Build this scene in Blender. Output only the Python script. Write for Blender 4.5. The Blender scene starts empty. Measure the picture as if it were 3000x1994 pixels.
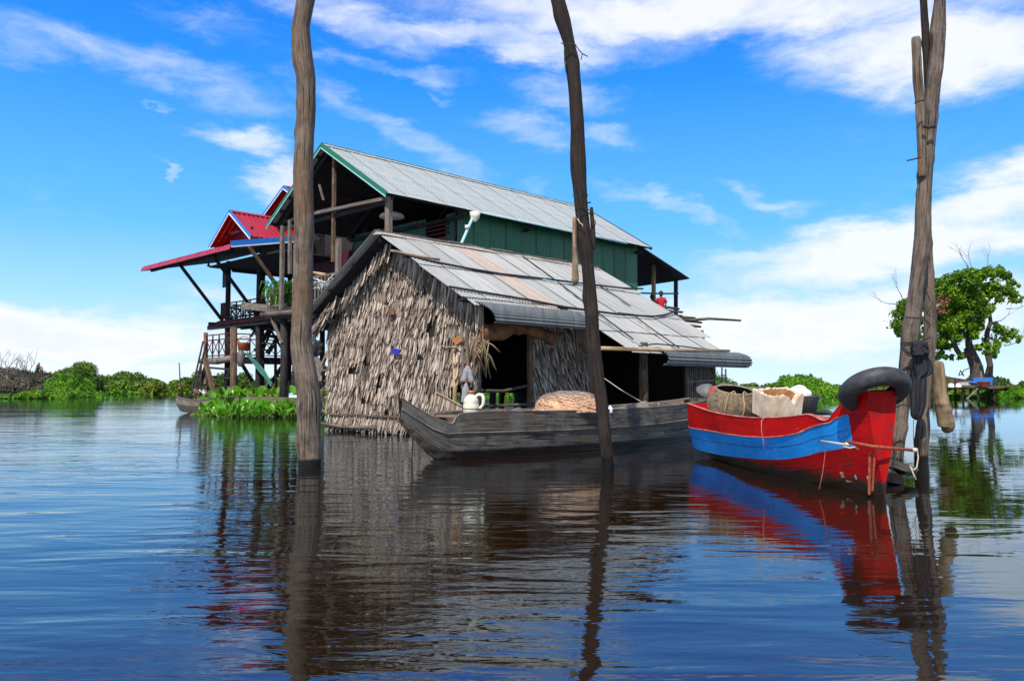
import bpy, math, random
import numpy as np
from mathutils import Vector, Matrix
random.seed(7); RNG = np.random.default_rng(7)
PI = math.pi
# ------------------------------------------------------------------ camera, world, sun
F, CX, CY, HY, EYE = 2386.0, 1500.0, 997.0, 1130.0, 1.2
TH = math.atan((HY-CY)/F)
sc = bpy.context.scene
COL = sc.collection
cam = bpy.data.objects.new('camera', bpy.data.cameras.new('camera'))
COL.objects.link(cam)
cam.location = (0, 0, EYE)
cam.rotation_euler = (PI/2+TH, 0, 0)
cam.data.sensor_width = 36.0
cam.data.lens = 36.0*F/3000.0
cam.data.clip_start = 0.1
cam.data.clip_end = 6000
sc.camera = cam
sc.render.resolution_x, sc.render.resolution_y = 1024, 680
sc.view_settings.view_transform = 'Standard'
try: sc.view_settings.look = 'None'
except Exception: pass
sc.view_settings.gamma = 1.0
sc.view_settings.use_curve_mapping = False
sc.view_settings.exposure = 0.12

SUN_AZ, SUN_EL = math.radians(19), math.radians(48)     # azimuth to the left of straight behind the viewer
sdir = Vector((-math.sin(SUN_AZ)*math.cos(SUN_EL), -math.cos(SUN_AZ)*math.cos(SUN_EL), math.sin(SUN_EL)))
sun = bpy.data.objects.new('sun', bpy.data.lights.new('sun', 'SUN'))
COL.objects.link(sun)
sun.rotation_euler = sdir.to_track_quat('Z', 'Y').to_euler()
sun.data.energy = 4.9
sun.data.angle = math.radians(0.53)
sun.data.color = (1.0, 0.94, 0.84)

def ray(px, py):
    x = (px-CX)/F; y = -(py-CY)/F
    return Vector((x, math.cos(TH)-y*math.sin(TH), math.sin(TH)+y*math.cos(TH)))
def P(px, py, Y):                       # point seen in direction (px,py) at distance Y ahead
    r = ray(px, py); return Vector((0, 0, EYE))+r*(Y/r.y)
def W(px, py, z=0.0):                   # point of the level z
    r = ray(px, py); return Vector((0, 0, EYE))+r*((z-EYE)/r.z)

world = bpy.data.worlds.new('World'); sc.world = world; world.use_nodes = True
nt = world.node_tree; nt.nodes.clear()
def N(nt, typ, **kw):
    n = nt.nodes.new(typ)
    for k, val in kw.items():
        if k.startswith('i_'): n.inputs[k[2:].replace('_', ' ')].default_value = val
        elif k.startswith('n_'): n.inputs[int(k[2:])].default_value = val
        else: setattr(n, k, val)
    return n
def math_(nt, op, a, b=None, c=None, clamp=False):
    n = nt.nodes.new('ShaderNodeMath'); n.operation = op; n.use_clamp = clamp
    for i, q in enumerate((a, b, c)):
        if q is None: continue
        if isinstance(q, (int, float)): n.inputs[i].default_value = q
        else: nt.links.new(q, n.inputs[i])
    return n.outputs[0]
def ramp(nt, fac, stops, interp='LINEAR'):
    n = nt.nodes.new('ShaderNodeValToRGB'); cr = n.color_ramp; cr.interpolation = interp
    while len(cr.elements) > 1: cr.elements.remove(cr.elements[-1])
    cr.elements[0].position = stops[0][0]; cr.elements[0].color = (*stops[0][1], 1)
    for p, c in stops[1:]:
        e = cr.elements.new(p); e.color = (*c, 1)
    nt.links.new(fac, n.inputs[0]); return n.outputs[0]
def mixc(nt, fac, a, b, typ='MIX'):
    n = nt.nodes.new('ShaderNodeMix'); n.data_type = 'RGBA'; n.blend_type = typ
    for i, q in ((0, fac), (6, a), (7, b)):
        if isinstance(q, (int, float)): n.inputs[i].default_value = q
        elif isinstance(q, tuple): n.inputs[i].default_value = (*q, 1)
        else: nt.links.new(q, n.inputs[i])
    return n.outputs[2]

sky = N(nt, 'ShaderNodeTexSky', sky_type='NISHITA', sun_disc=False)
sky.sun_elevation = SUN_EL
sky.sun_rotation = math.atan2(sdir.x, sdir.y)
sky.air_density = 1.0; sky.dust_density = 0.3; sky.ozone_density = 2.0
tc = N(nt, 'ShaderNodeTexCoord')
sep = N(nt, 'ShaderNodeSeparateXYZ'); nt.links.new(tc.outputs['Generated'], sep.inputs[0])
azi = math_(nt, 'ARCTAN2', sep.outputs[0], sep.outputs[1])
ele = math_(nt, 'ARCSINE', sep.outputs[2])
ele = math_(nt, 'ABSOLUTE', ele)
comb = N(nt, 'ShaderNodeCombineXYZ'); nt.links.new(azi, comb.inputs[0]); nt.links.new(ele, comb.inputs[1])
# the vivid tropical blue: deeper high up, pale towards the horizon
grad = ramp(nt, math_(nt, 'MULTIPLY', ele, 1/0.75), [(0.0, (0.68, 0.87, 1.0)), (0.10, (0.42, 0.74, 1.0)), (0.25, (0.13, 0.50, 1.0)),
            (0.48, (0.022, 0.28, 0.92)), (0.60, (0.009, 0.20, 0.82)), (1.0, (0.006, 0.15, 0.70))])
lum = N(nt, 'ShaderNodeRGBToBW'); nt.links.new(sky.outputs[0], lum.inputs[0])
skyc = mixc(nt, 0.93, sky.outputs[0], mixc(nt, 1.0, grad, (11.0, 11.0, 11.0), 'MULTIPLY'))
# warped domain for wispy clouds
def fbm(scale, detail, rough, vec, dist=0.0):
    n = N(nt, 'ShaderNodeTexNoise'); n.inputs['Scale'].default_value = scale; n.inputs['Detail'].default_value = detail
    n.inputs['Roughness'].default_value = rough; n.inputs['Distortion'].default_value = dist
    nt.links.new(vec, n.inputs['Vector']); return n
mp = N(nt, 'ShaderNodeMapping'); mp.inputs['Scale'].default_value = (1.0, 2.6, 1.0); mp.inputs['Rotation'].default_value = (0, 0, math.radians(9))
nt.links.new(comb.outputs[0], mp.inputs[0])
n1 = fbm(4.2, 9, 0.60, mp.outputs[0], 0.35).outputs[0]
n2 = fbm(14.0, 9, 0.66, mp.outputs[0], 0.5).outputs[0]
warp = fbm(6.0, 6, 0.65, mp.outputs[0])
wv = N(nt, 'ShaderNodeVectorMath', operation='MULTIPLY_ADD')
nt.links.new(warp.outputs[1], wv.inputs[0]); wv.inputs[1].default_value = (0.16, 0.09, 0)
wc = N(nt, 'ShaderNodeVectorMath', operation='SUBTRACT'); nt.links.new(comb.outputs[0], wc.inputs[0]); wc.inputs[1].default_value = (0.08, 0.045, 0)
nt.links.new(wc.outputs[0], wv.inputs[2])
# clouds: x, y, half width, half height, tilt (deg, clockwise), weight, all on the photograph's own grid turned into sky angles
CLOUDS = [(330, 170, 520, 70, 8, .62), (60, 130, 260, 50, 12, .5), (560, 60, 300, 40, 8, .35), (500, 235, 260, 40, 6, .4),
          (2100, 40, 1000, 95, 3, 1.05), (2750, 140, 560, 130, 4, 1.1), (1500, 120, 560, 55, 5, .85), (1050, 60, 300, 70, 12, .75), (1150, 205, 260, 26, 5, .5),
          (700, 405, 160, 50, 8, .85), (800, 520, 110, 55, -12, .9), (440, 308, 60, 9, 0, .42), (492, 520, 16, 85, -30, .6),
          (1180, 390, 330, 38, 22, .5), (1370, 490, 130, 40, 15, .45), (1580, 560, 60, 40, 20, .35),
          (1650, 280, 160, 60, 14, .5), (1560, 385, 180, 55, 12, .6), (1780, 400, 120, 35, 12, .55), (1280, 270, 60, 12, 20, .4),
          (2600, 730, 620, 100, -6, 1.15), (2880, 570, 360, 100, -12, 1.1), (2280, 740, 300, 55, -3, .8), (2250, 575, 170, 30, 14, .62), (1980, 615, 240, 30, 14, .6),
          (2350, 945, 700, 125, 0, 1.25), (2760, 900, 420, 95, 5, .9), (2870, 480, 260, 40, -4, .5),
          (200, 985, 640, 100, 2, 1.2), (640, 885, 170, 34, 8, .65), (250, 1085, 900, 50, 0, 1.0), (1900, 1060, 400, 40, 0, .6), (900, 930, 200, 50, 4, .5)]
total = None
for cx_, cy_, rx_, ry_, rot_, w_ in CLOUDS:
    d = ray(cx_, cy_).normalized()
    a0, e0 = math.atan2(d.x, d.y), math.asin(d.z)
    k = math.cos(a0)
    m = N(nt, 'ShaderNodeMapping', vector_type='TEXTURE')
    m.inputs['Location'].default_value = (a0, e0, 0)
    m.inputs['Rotation'].default_value = (0, 0, math.radians(-rot_))
    m.inputs['Scale'].default_value = (rx_/F*k*k, ry_/F*k, 1)
    nt.links.new(wv.outputs[0], m.inputs[0])
    ln = N(nt, 'ShaderNodeVectorMath', operation='LENGTH'); nt.links.new(m.outputs[0], ln.inputs[0])
    mr = N(nt, 'ShaderNodeMapRange', interpolation_type='SMOOTHSTEP')
    mr.inputs['From Min'].default_value = 1.55; mr.inputs['From Max'].default_value = 0.25
    mr.inputs['To Min'].default_value = 0.0; mr.inputs['To Max'].default_value = w_
    nt.links.new(ln.outputs['Value'], mr.inputs['Value'])
    total = mr.outputs[0] if total is None else math_(nt, 'MAXIMUM', total, mr.outputs[0])
# unseen cloud outside the view, thickened to make the fill light whiter
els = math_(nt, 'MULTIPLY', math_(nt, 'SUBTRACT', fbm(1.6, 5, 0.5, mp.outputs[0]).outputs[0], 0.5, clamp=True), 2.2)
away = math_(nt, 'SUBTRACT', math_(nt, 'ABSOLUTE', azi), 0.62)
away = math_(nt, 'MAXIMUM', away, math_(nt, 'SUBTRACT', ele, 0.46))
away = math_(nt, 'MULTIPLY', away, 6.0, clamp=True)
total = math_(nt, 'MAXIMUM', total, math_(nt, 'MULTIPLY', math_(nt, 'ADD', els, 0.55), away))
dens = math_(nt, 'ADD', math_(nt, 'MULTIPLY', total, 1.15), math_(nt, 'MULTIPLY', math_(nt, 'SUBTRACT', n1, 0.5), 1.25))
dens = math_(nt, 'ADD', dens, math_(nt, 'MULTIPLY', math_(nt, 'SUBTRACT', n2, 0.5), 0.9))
mr = N(nt, 'ShaderNodeMapRange', interpolation_type='SMOOTHSTEP')
mr.inputs['From Min'].default_value = 0.10; mr.inputs['From Max'].default_value = 1.45; mr.inputs['To Max'].default_value = 0.97
nt.links.new(dens, mr.inputs['Value'])
shade = ramp(nt, math_(nt, 'MULTIPLY', dens, 0.5), [(0.2, (6.6, 7.8, 9.2)), (0.45, (8.6, 9.1, 9.6)), (0.62, (9.3, 9.45, 9.6)), (0.85, (7.9, 8.4, 9.0))])
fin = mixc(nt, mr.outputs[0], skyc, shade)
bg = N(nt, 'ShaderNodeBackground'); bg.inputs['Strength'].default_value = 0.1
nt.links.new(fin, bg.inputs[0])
wo = N(nt, 'ShaderNodeOutputWorld'); nt.links.new(bg.outputs[0], wo.inputs[0])
try: world.cycles.sampling_method = 'MANUAL'; world.cycles.sample_map_resolution = 512
except Exception: pass

# ------------------------------------------------------------------ materials
def new_mat(name):
    m = bpy.data.materials.new(name); m.use_nodes = True
    nt = m.node_tree; bs = nt.nodes['Principled BSDF']
    return m, nt, bs
def bump(nt, bs, h, strength, dist=0.01):
    b = N(nt, 'ShaderNodeBump'); b.inputs['Strength'].default_value = strength; b.inputs['Distance'].default_value = dist
    nt.links.new(h, b.inputs['Height']); nt.links.new(b.outputs[0], bs.inputs['Normal']); return b
def vec_map(nt, kind, scale, rot=(0, 0, 0)):
    t = N(nt, 'ShaderNodeTexCoord'); m = N(nt, 'ShaderNodeMapping')
    m.inputs['Scale'].default_value = scale; m.inputs['Rotation'].default_value = rot
    nt.links.new(t.outputs[kind], m.inputs[0]); return m.outputs[0]
def noise(nt, vec, scale=1.0, detail=4, rough=0.6, dist=0.0):
    n = N(nt, 'ShaderNodeTexNoise'); n.inputs['Scale'].default_value = scale; n.inputs['Detail'].default_value = detail
    n.inputs['Roughness'].default_value = rough; n.inputs['Distortion'].default_value = dist
    nt.links.new(vec, n.inputs['Vector']); return n.outputs[0]
def rnd(nt): return N(nt, 'ShaderNodeObjectInfo').outputs['Random']
def hsv_rand(nt, col, amt, src=None):
    h = N(nt, 'ShaderNodeHueSaturation'); r = src or rnd(nt)
    nt.links.new(col, h.inputs['Color'])
    nt.links.new(math_(nt, 'MULTIPLY_ADD', r, amt*2, 1-amt), h.inputs['Value'])
    return h.outputs[0]
def wood(name, dark, light, third=None, grain=(28, 1.6), rough=0.85, bs_=0.6, wet=None, rand=0.18):
    """weathered wood, grain running along each piece (UV y)"""
    m, nt, bs = new_mat(name)
    uv = vec_map(nt, 'UV', (grain[0], grain[1], 1))
    g = noise(nt, uv, 1.0, 6, 0.7, 0.6)
    ob = vec_map(nt, 'Object', (1, 1, 1))
    blot = noise(nt, ob, 3.3, 6, 0.7)
    f = math_(nt, 'ADD', math_(nt, 'MULTIPLY', g, 0.58), math_(nt, 'MULTIPLY', blot, 0.42))
    col = ramp(nt, f, [(0.40, dark), (0.5, tuple((a+b)/2 for a, b in zip(dark, light))), (0.60, light)])
    if third:
        b2 = noise(nt, ob, 0.9, 4, 0.6)
        col = mixc(nt, math_(nt, 'MULTIPLY', math_(nt, 'SUBTRACT', b2, 0.48, clamp=True), 5, clamp=True), col, third)
    uv2 = vec_map(nt, 'UV', (grain[0]*1.7, grain[1]*0.45, 1))
    cr = noise(nt, uv2, 1.0, 3, 0.5, 0.3)
    crack = math_(nt, 'MULTIPLY', math_(nt, 'SUBTRACT', 0.41, cr, clamp=True), 12, clamp=True)
    col = mixc(nt, crack, col, tuple(x*0.25 for x in dark))
    if rand: col = hsv_rand(nt, col, rand)
    if wet:                                          # wet foot just above the water
        g2 = N(nt, 'ShaderNodeNewGeometry'); sp = N(nt, 'ShaderNodeSeparateXYZ'); nt.links.new(g2.outputs['Position'], sp.inputs[0])
        wf = math_(nt, 'ADD', sp.outputs[2], math_(nt, 'MULTIPLY', g, -0.12))
        wf = math_(nt, 'MULTIPLY', math_(nt, 'SUBTRACT', wet, wf), 25, clamp=True)
        col = mixc(nt, wf, col, (0.008, 0.006, 0.004))
        nt.links.new(math_(nt, 'MULTIPLY_ADD', wf, -0.55, rough), bs.inputs['Roughness'])
    else: bs.inputs['Roughness'].default_value = rough
    nt.links.new(col, bs.inputs['Base Color'])
    bs.inputs['Specular IOR Level'].default_value = 0.25
    bump(nt, bs, math_(nt, 'SUBTRACT', f, math_(nt, 'MULTIPLY', crack, 0.4)), bs_, 0.02)
    return m
def plain(name, c1, c2=None, scale=6, rough=0.6, metallic=0.0, bmp=0.2, rand=0.0, detail=5, spec=0.4, stretch=(1, 1, 1)):
    m, nt, bs = new_mat(name)
    c2 = c2 or tuple(x*0.7 for x in c1)
    f = noise(nt, vec_map(nt, 'Object', stretch), scale, detail, 0.65)
    col = ramp(nt, f, [(0.35, c2), (0.62, c1)])
    if rand: col = hsv_rand(nt, col, rand)
    nt.links.new(col, bs.inputs['Base Color'])
    bs.inputs['Roughness'].default_value = rough; bs.inputs['Metallic'].default_value = metallic
    bs.inputs['Specular IOR Level'].default_value = spec
    if bmp: bump(nt, bs, f, bmp, 0.02)
    return m
def paint(name, c, chip=(0.30, 0.26, 0.22), chipamt=0.33, rough=0.45, var=0.75, grime=0.0):
    """old paint on boards: uneven colour, brush streaks, flaked spots of grey wood"""
    m, nt, bs = new_mat(name)
    ob = vec_map(nt, 'Object', (1, 1, 1))
    st = noise(nt, vec_map(nt, 'UV', (14, 1.3, 1)), 1.0, 6, 0.7, 0.4)
    bl = noise(nt, ob, 3.0, 5, 0.6)
    f = math_(nt, 'ADD', math_(nt, 'MULTIPLY', st, 0.5), math_(nt, 'MULTIPLY', bl, 0.5))
    col = ramp(nt, f, [(0.32, tuple(x*var for x in c)), (0.62, c)])
    sp = math_(nt, 'ADD', math_(nt, 'MULTIPLY', noise(nt, ob, 26.0, 6, 0.75, 0.3), .6), math_(nt, 'MULTIPLY', noise(nt, ob, 4.0, 4, 0.6, 0.3), .4))
    ch = math_(nt, 'MULTIPLY', math_(nt, 'SUBTRACT', math_(nt, 'ADD', chipamt, .065), sp, clamp=True), 30, clamp=True)
    col = mixc(nt, ch, col, chip)
    if grime:
        g2 = N(nt, 'ShaderNodeNewGeometry'); s3 = N(nt, 'ShaderNodeSeparateXYZ'); nt.links.new(g2.outputs['Position'], s3.inputs[0])
        w = math_(nt, 'SUBTRACT', math_(nt, 'ADD', grime, math_(nt, 'MULTIPLY', math_(nt, 'SUBTRACT', bl, 0.5), 0.35)), s3.outputs[2])
        col = mixc(nt, math_(nt, 'MULTIPLY', w, 9, clamp=True), col, (0.028, 0.018, 0.010))
    nt.links.new(col, bs.inputs['Base Color']); bs.inputs['Roughness'].default_value = rough
    bs.inputs['Specular IOR Level'].default_value = 0.15
    bump(nt, bs, math_(nt, 'SUBTRACT', f, math_(nt, 'MULTIPLY', ch, 0.5)), 0.5, 0.012)
    return m
def tin(name, stops, rust=0.5, rough=0.42, metallic=0.35, rustcol=(0.36, 0.12, 0.04)):
    m, nt, bs = new_mat(name)
    r = rnd(nt)
    col = ramp(nt, r, stops)
    ob = vec_map(nt, 'Object', (6, 0.7, 1))
    st = noise(nt, ob, 1.0, 6, 0.65)
    col2 = mixc(nt, 1.0, col, ramp(nt, st, [(0.3, (0.76, 0.76, 0.76)), (0.6, (1, 1, 1))]), 'MULTIPLY')
    sp = noise(nt, vec_map(nt, 'Object', (2.2, 1.0, 1)), 1.7, 7, 0.72)
    rr = N(nt, 'ShaderNodeMath'); rr.operation = 'FRACT'; nt.links.new(math_(nt, 'MULTIPLY', r, 17.3), rr.inputs[0])
    th = math_(nt, 'MULTIPLY_ADD', rr.outputs[0], -0.10, 0.85-rust*0.12)
    rf = math_(nt, 'MULTIPLY', math_(nt, 'SUBTRACT', sp, th, clamp=True), 14, clamp=True)
    col3 = mixc(nt, math_(nt, 'MULTIPLY', rf, 0.85), col2, rustcol)
    nt.links.new(col3, bs.inputs['Base Color'])
    bs.inputs['Roughness'].default_value = rough; bs.inputs['Metallic'].default_value = metallic
    gr = noise(nt, vec_map(nt, 'Object', (9, 0.35, 1)), 1.0, 5, 0.7)
    col4 = mixc(nt, 1.0, col3, ramp(nt, gr, [(0.3, (0.6, 0.6, 0.6)), (0.5, (1, 1, 1))]), 'MULTIPLY')
    nt.links.new(col4, bs.inputs['Base Color'])
    bump(nt, bs, st, 0.12, 0.01)
    return m
def leafy(name, a, b, c, scale=1.2, rough=0.5, trans=0.25):
    """foliage: clumps vary over the crown, leaves vary one by one"""
    m, nt, bs = new_mat(name)
    cl = noise(nt, vec_map(nt, 'Object', (1, 1, 1)), scale, 3, 0.5)
    isl = N(nt, 'ShaderNodeNewGeometry').outputs['Random Per Island']
    f = math_(nt, 'ADD', math_(nt, 'MULTIPLY', cl, 0.65), math_(nt, 'MULTIPLY', isl, 0.35))
    col = ramp(nt, f, [(0.32, a), (0.5, b), (0.7, c)])
    nt.links.new(col, bs.inputs['Base Color']); bs.inputs['Roughness'].default_value = rough
    bs.inputs['Specular IOR Level'].default_value = 0.25
    tr = N(nt, 'ShaderNodeBsdfTranslucent'); nt.links.new(mixc(nt, 1.0, col, (1.3, 1.5, 0.5), 'MULTIPLY'), tr.inputs[0])
    mx = N(nt, 'ShaderNodeMixShader'); mx.inputs[0].default_value = trans
    nt.links.new(bs.outputs[0], mx.inputs[1]); nt.links.new(tr.outputs[0], mx.inputs[2])
    nt.links.new(mx.outputs[0], nt.nodes['Material Output'].inputs[0])
    return m
def flat(name, c, rough=0.6, metallic=0.0, spec=0.4):
    m, nt, bs = new_mat(name)
    f = noise(nt, vec_map(nt, 'Object', (1, 1, 1)), 9, 3, 0.6)
    nt.links.new(ramp(nt, f, [(0.3, tuple(x*0.8 for x in c)), (0.6, c)]), bs.inputs['Base Color'])
    bs.inputs['Roughness'].default_value = rough; bs.inputs['Metallic'].default_value = metallic
    bs.inputs['Specular IOR Level'].default_value = spec
    return m
M = {}
M['post_grey'] = wood('weathered_post_wood', (0.045, 0.033, 0.024), (0.20, 0.152, 0.112), (0.16, 0.088, 0.045), grain=(26, 2.4), wet=0.10, bs_=0.9, rand=0)
M['post_dark'] = wood('dark_post_wood', (0.009, 0.006, 0.005), (0.040, 0.028, 0.021), (0.026, 0.018, 0.014), grain=(30, 2.4), wet=0.16, bs_=0.9, rand=0)
M['post_pale'] = wood('pale_post_wood', (0.045, 0.034, 0.027), (0.19, 0.145, 0.112), (0.12, 0.078, 0.052), grain=(28, 2.4), wet=0.22, bs_=0.9, rand=0)
M['wood_grey'] = wood('grey_timber', (0.07, 0.055, 0.045), (0.26, 0.215, 0.175), (0.16, 0.12, 0.09))
M['wood_brown'] = wood('brown_timber', (0.05, 0.030, 0.018), (0.19, 0.120, 0.075))
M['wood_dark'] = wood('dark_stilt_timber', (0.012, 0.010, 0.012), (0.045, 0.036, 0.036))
M['wood_red'] = wood('red_stained_timber', (0.03, 0.008, 0.008), (0.10, 0.024, 0.020))
M['boat_grey'] = wood('tarred_grey_boat_wood', (0.034, 0.030, 0.025), (0.135, 0.125, 0.108), (0.085, 0.062, 0.042), grain=(20, 2.0), wet=0.10, rand=0.08)
M['boat_inner'] = wood('worn_boat_interior_wood', (0.08, 0.055, 0.04), (0.27, 0.20, 0.15), grain=(12, 1.2))
M['bamboo'] = wood('dry_bamboo', (0.26, 0.16, 0.075), (0.50, 0.35, 0.19), grain=(8, 1.0), bs_=0.25, rough=0.55)
M['pole'] = wood('thin_pole_wood', (0.05, 0.037, 0.028), (0.17, 0.13, 0.10), grain=(20, 1.5))
M['driftwood'] = wood('driftwood', (0.085, 0.055, 0.03), (0.34, 0.235, 0.14), grain=(9, 1.2))
M['thatch'] = None
m, nt, bs = new_mat('dry_palm_leaf')
r = rnd(nt); isl = N(nt, 'ShaderNodeNewGeometry').outputs['Random Per Island']
g = noise(nt, vec_map(nt, 'UV', (60, 4, 1)), 1.0, 3, 0.6)
f = math_(nt, 'ADD', math_(nt, 'MULTIPLY', math_(nt, 'FRACT', math_(nt, 'ADD', r, isl)), 0.75), math_(nt, 'MULTIPLY', g, 0.25))
col = ramp(nt, f, [(0.10, (0.045, 0.031, 0.022)), (0.38, (0.175, 0.130, 0.098)), (0.66, (0.33, 0.260, 0.205)), (0.95, (0.58, 0.49, 0.40))])
bl = noise(nt, vec_map(nt, 'Object', (1, 1, 1)), 1.1, 3, 0.5)
nt.links.new(col, bs.inputs['Base Color']); bs.inputs['Roughness'].default_value = 0.7; bs.inputs['Specular IOR Level'].default_value = 0.25
bump(nt, bs, g, 0.4, 0.01)
M['thatch'] = m
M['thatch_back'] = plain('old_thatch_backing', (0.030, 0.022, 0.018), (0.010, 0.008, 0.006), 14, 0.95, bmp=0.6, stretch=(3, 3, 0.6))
M['tin_old'] = tin('old_zinc_roofing', [(0.0, (0.33, 0.325, 0.295)), (0.3, (0.365, 0.36, 0.325)), (0.8, (0.42, 0.41, 0.37)), (1.0, (0.35, 0.34, 0.305))], rust=0.9, rough=0.6, metallic=0.0)
M['tin_beige'] = tin('rust_stained_roofing', [(0.0, (0.42, 0.34, 0.27)), (1.0, (0.45, 0.37, 0.30))], rust=1.5, rough=0.65, metallic=0.0, rustcol=(0.30, 0.17, 0.10))
M['tin_new'] = tin('pale_zinc_roofing', [(0.0, (0.38, 0.40, 0.365)), (1.0, (0.41, 0.43, 0.39))], rust=-0.4, rough=0.6, metallic=0.0)
M['tin_awning'] = tin('blue_grey_awning_tin', [(0.0, (0.16, 0.165, 0.15)), (1.0, (0.20, 0.20, 0.18))], rust=0.0, rough=0.5, metallic=0.2)
M['tin_green'] = tin('green_painted_tin', [(0.0, (0.010, 0.085, 0.030)), (0.5, (0.014, 0.12, 0.042)), (1.0, (0.022, 0.135, 0.050))], rust=-1.2, rough=0.42, metallic=0.0)
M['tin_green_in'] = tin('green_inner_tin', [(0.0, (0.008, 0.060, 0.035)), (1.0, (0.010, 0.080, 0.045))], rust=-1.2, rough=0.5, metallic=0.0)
M['tin_red'] = tin('red_roof_sheet', [(0.0, (0.34, 0.005, 0.010)), (1.0, (0.42, 0.008, 0.014))], rust=-1.5, rough=0.28, metallic=0.0)
M['green_trim'] = flat('green_trim_paint', (0.010, 0.15, 0.075), 0.4)
M['blue_trim'] = flat('blue_trim_paint', (0.02, 0.16, 0.52), 0.4)
M['white_trim'] = flat('white_edge_paint', (0.72, 0.76, 0.80), 0.5)
M['pipe'] = flat('pale_blue_pipe', (0.36, 0.58, 0.60), 0.4)
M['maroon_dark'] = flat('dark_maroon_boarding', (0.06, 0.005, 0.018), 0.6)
M['maroon'] = flat('maroon_boarding', (0.16, 0.010, 0.035), 0.6)
M['crimson'] = flat('crimson_cloth', (0.38, 0.015, 0.03), 0.8)
M['navy_wall'] = flat('navy_boarding', (0.02, 0.05, 0.10), 0.7)
M['boat_red'] = paint('red_boat_paint', (0.58, 0.003, 0.002), var=.55, chipamt=0.33, grime=0.0, rough=.6)
M['boat_red_low'] = paint('red_boat_paint_low', (0.46, 0.003, 0.003), rough=.6, var=.5, chip=(0.10,0.03,0.02), chipamt=0.36, grime=0.22)
M['boat_blue'] = paint('blue_boat_paint', (0.014, 0.28, 0.76), var=.6, chip=(0.25, 0.36, 0.48), chipamt=0.35, rough=.6)
M['boat_bottom'] = plain('fouled_hull_bottom', (0.15, 0.12, 0.09), (0.018, 0.012, 0.008), 9, 0.6, bmp=0.8)
M['pale_rim'] = plain('scuffed_pink_rim', (0.50, 0.22, 0.19), (0.38, 0.05, 0.04), 12, 0.6)
M['rubber'] = plain('black_rubber', (0.045, 0.045, 0.044), (0.018, 0.018, 0.019), 14, 0.6, bmp=0.15, spec=0.5)
M['tread'] = flat('dark_tread_groove', (0.004, 0.004, 0.005), 0.8)
M['black_cloth'] = plain('black_plastic_sheet', (0.012, 0.012, 0.015), (0.005, 0.005, 0.007), 5, 0.7, bmp=0.4)
M['foam'] = plain('stained_foam', (0.74, 0.62, 0.47), (0.52, 0.33, 0.20), 5, 0.85, bmp=0.35, detail=7)
M['foam_in'] = plain('rusty_foam_inside', (0.55, 0.30, 0.12), (0.34, 0.15, 0.05), 5, 0.8, bmp=0.4)
M['wicker'] = plain('wicker', (0.33, 0.245, 0.155), (0.15, 0.10, 0.06), 14, 0.7, bmp=0.5)
M['wicker_grey'] = plain('grey_wicker', (0.27, 0.215, 0.175), (0.12, 0.09, 0.07), 14, 0.8, bmp=0.5)
M['net'] = plain('orange_fishing_net', (0.72, 0.42, 0.23), (0.46, 0.22, 0.10), 9, 0.7, bmp=1.0)
M['net_fibre'] = flat('pale_net_fibre', (0.85, 0.56, 0.36), 0.5)
M['net_grey'] = flat('grey_net_fibre', (0.33, 0.28, 0.26), 0.5)
M['jug'] = flat('cream_plastic', (0.72, 0.66, 0.50), 0.35)
M['cap'] = flat('orange_brown_cap', (0.40, 0.14, 0.04), 0.4)
M['white_bag'] = plain('white_plastic_bag', (0.82, 0.83, 0.86), (0.62, 0.64, 0.72), 6, 0.4, bmp=0.7)
M['bucket_grey'] = plain('grey_plastic_tub', (0.14, 0.13, 0.125), (0.08, 0.075, 0.07), 6, 0.55)
M['red_plastic'] = flat('red_plastic', (0.60, 0.03, 0.015), 0.35)
M['orange_plastic'] = flat('orange_plastic', (0.42, 0.09, 0.03), 0.45)
M['rust_rod'] = plain('rusty_iron', (0.34, 0.075, 0.03), (0.16, 0.03, 0.015), 25, 0.7)
M['rope_dark'] = flat('dark_rope', (0.022, 0.022, 0.025), 0.8)
M['rope_pale'] = flat('pale_rope', (0.55, 0.45, 0.33), 0.8)
M['tarp_brown'] = plain('brown_tarpaulin', (0.27, 0.115, 0.045), (0.10, 0.04, 0.018), 4, 0.75, bmp=0.4)
M['green_net'] = flat('green_net_cloth', (0.03, 0.15, 0.125), 0.7)
M['blue_cloth'] = flat('blue_cloth', (0.02, 0.02, 0.36), 0.7)
M['skin'] = flat('brown_skin', (0.16, 0.075, 0.045), 0.6)
M['hair'] = flat('black_hair', (0.008, 0.007, 0.007), 0.5)
M['red_shirt'] = flat('red_shirt', (0.42, 0.01, 0.025), 0.8)
M['dark_shirt'] = flat('dark_shirt', (0.02, 0.02, 0.03), 0.8)
M['pale_panel'] = flat('pale_plastic_panel', (0.45, 0.42, 0.38), 0.6)
M['white_paint'] = flat('white_metal', (0.7, 0.7, 0.7), 0.5)
M['bark'] = plain('tree_bark', (0.10, 0.075, 0.058), (0.035, 0.026, 0.022), 3, 0.9, bmp=0.8, stretch=(4, 4, 1))
M['bark_dead'] = plain('bare_grey_bark', (0.20, 0.16, 0.145), (0.10, 0.075, 0.07), 3, 0.9)
M['leaf_bright'] = leafy('bright_vine_leaves', (0.030, 0.10, 0.003), (0.095, 0.23, 0.006), (0.20, 0.40, 0.012), 0.6)
M['leaf_mid'] = leafy('mid_green_leaves', (0.030, 0.070, 0.004), (0.075, 0.15, 0.006), (0.16, 0.27, 0.012), 0.5)
M['leaf_dark'] = leafy('dark_green_leaves', (0.020, 0.048, 0.006), (0.045, 0.095, 0.008), (0.10, 0.17, 0.012), 0.5)
M['leaf_olive'] = leafy('olive_brown_scrub', (0.055, 0.090, 0.006), (0.12, 0.155, 0.010), (0.19, 0.20, 0.016), 0.4)
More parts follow.
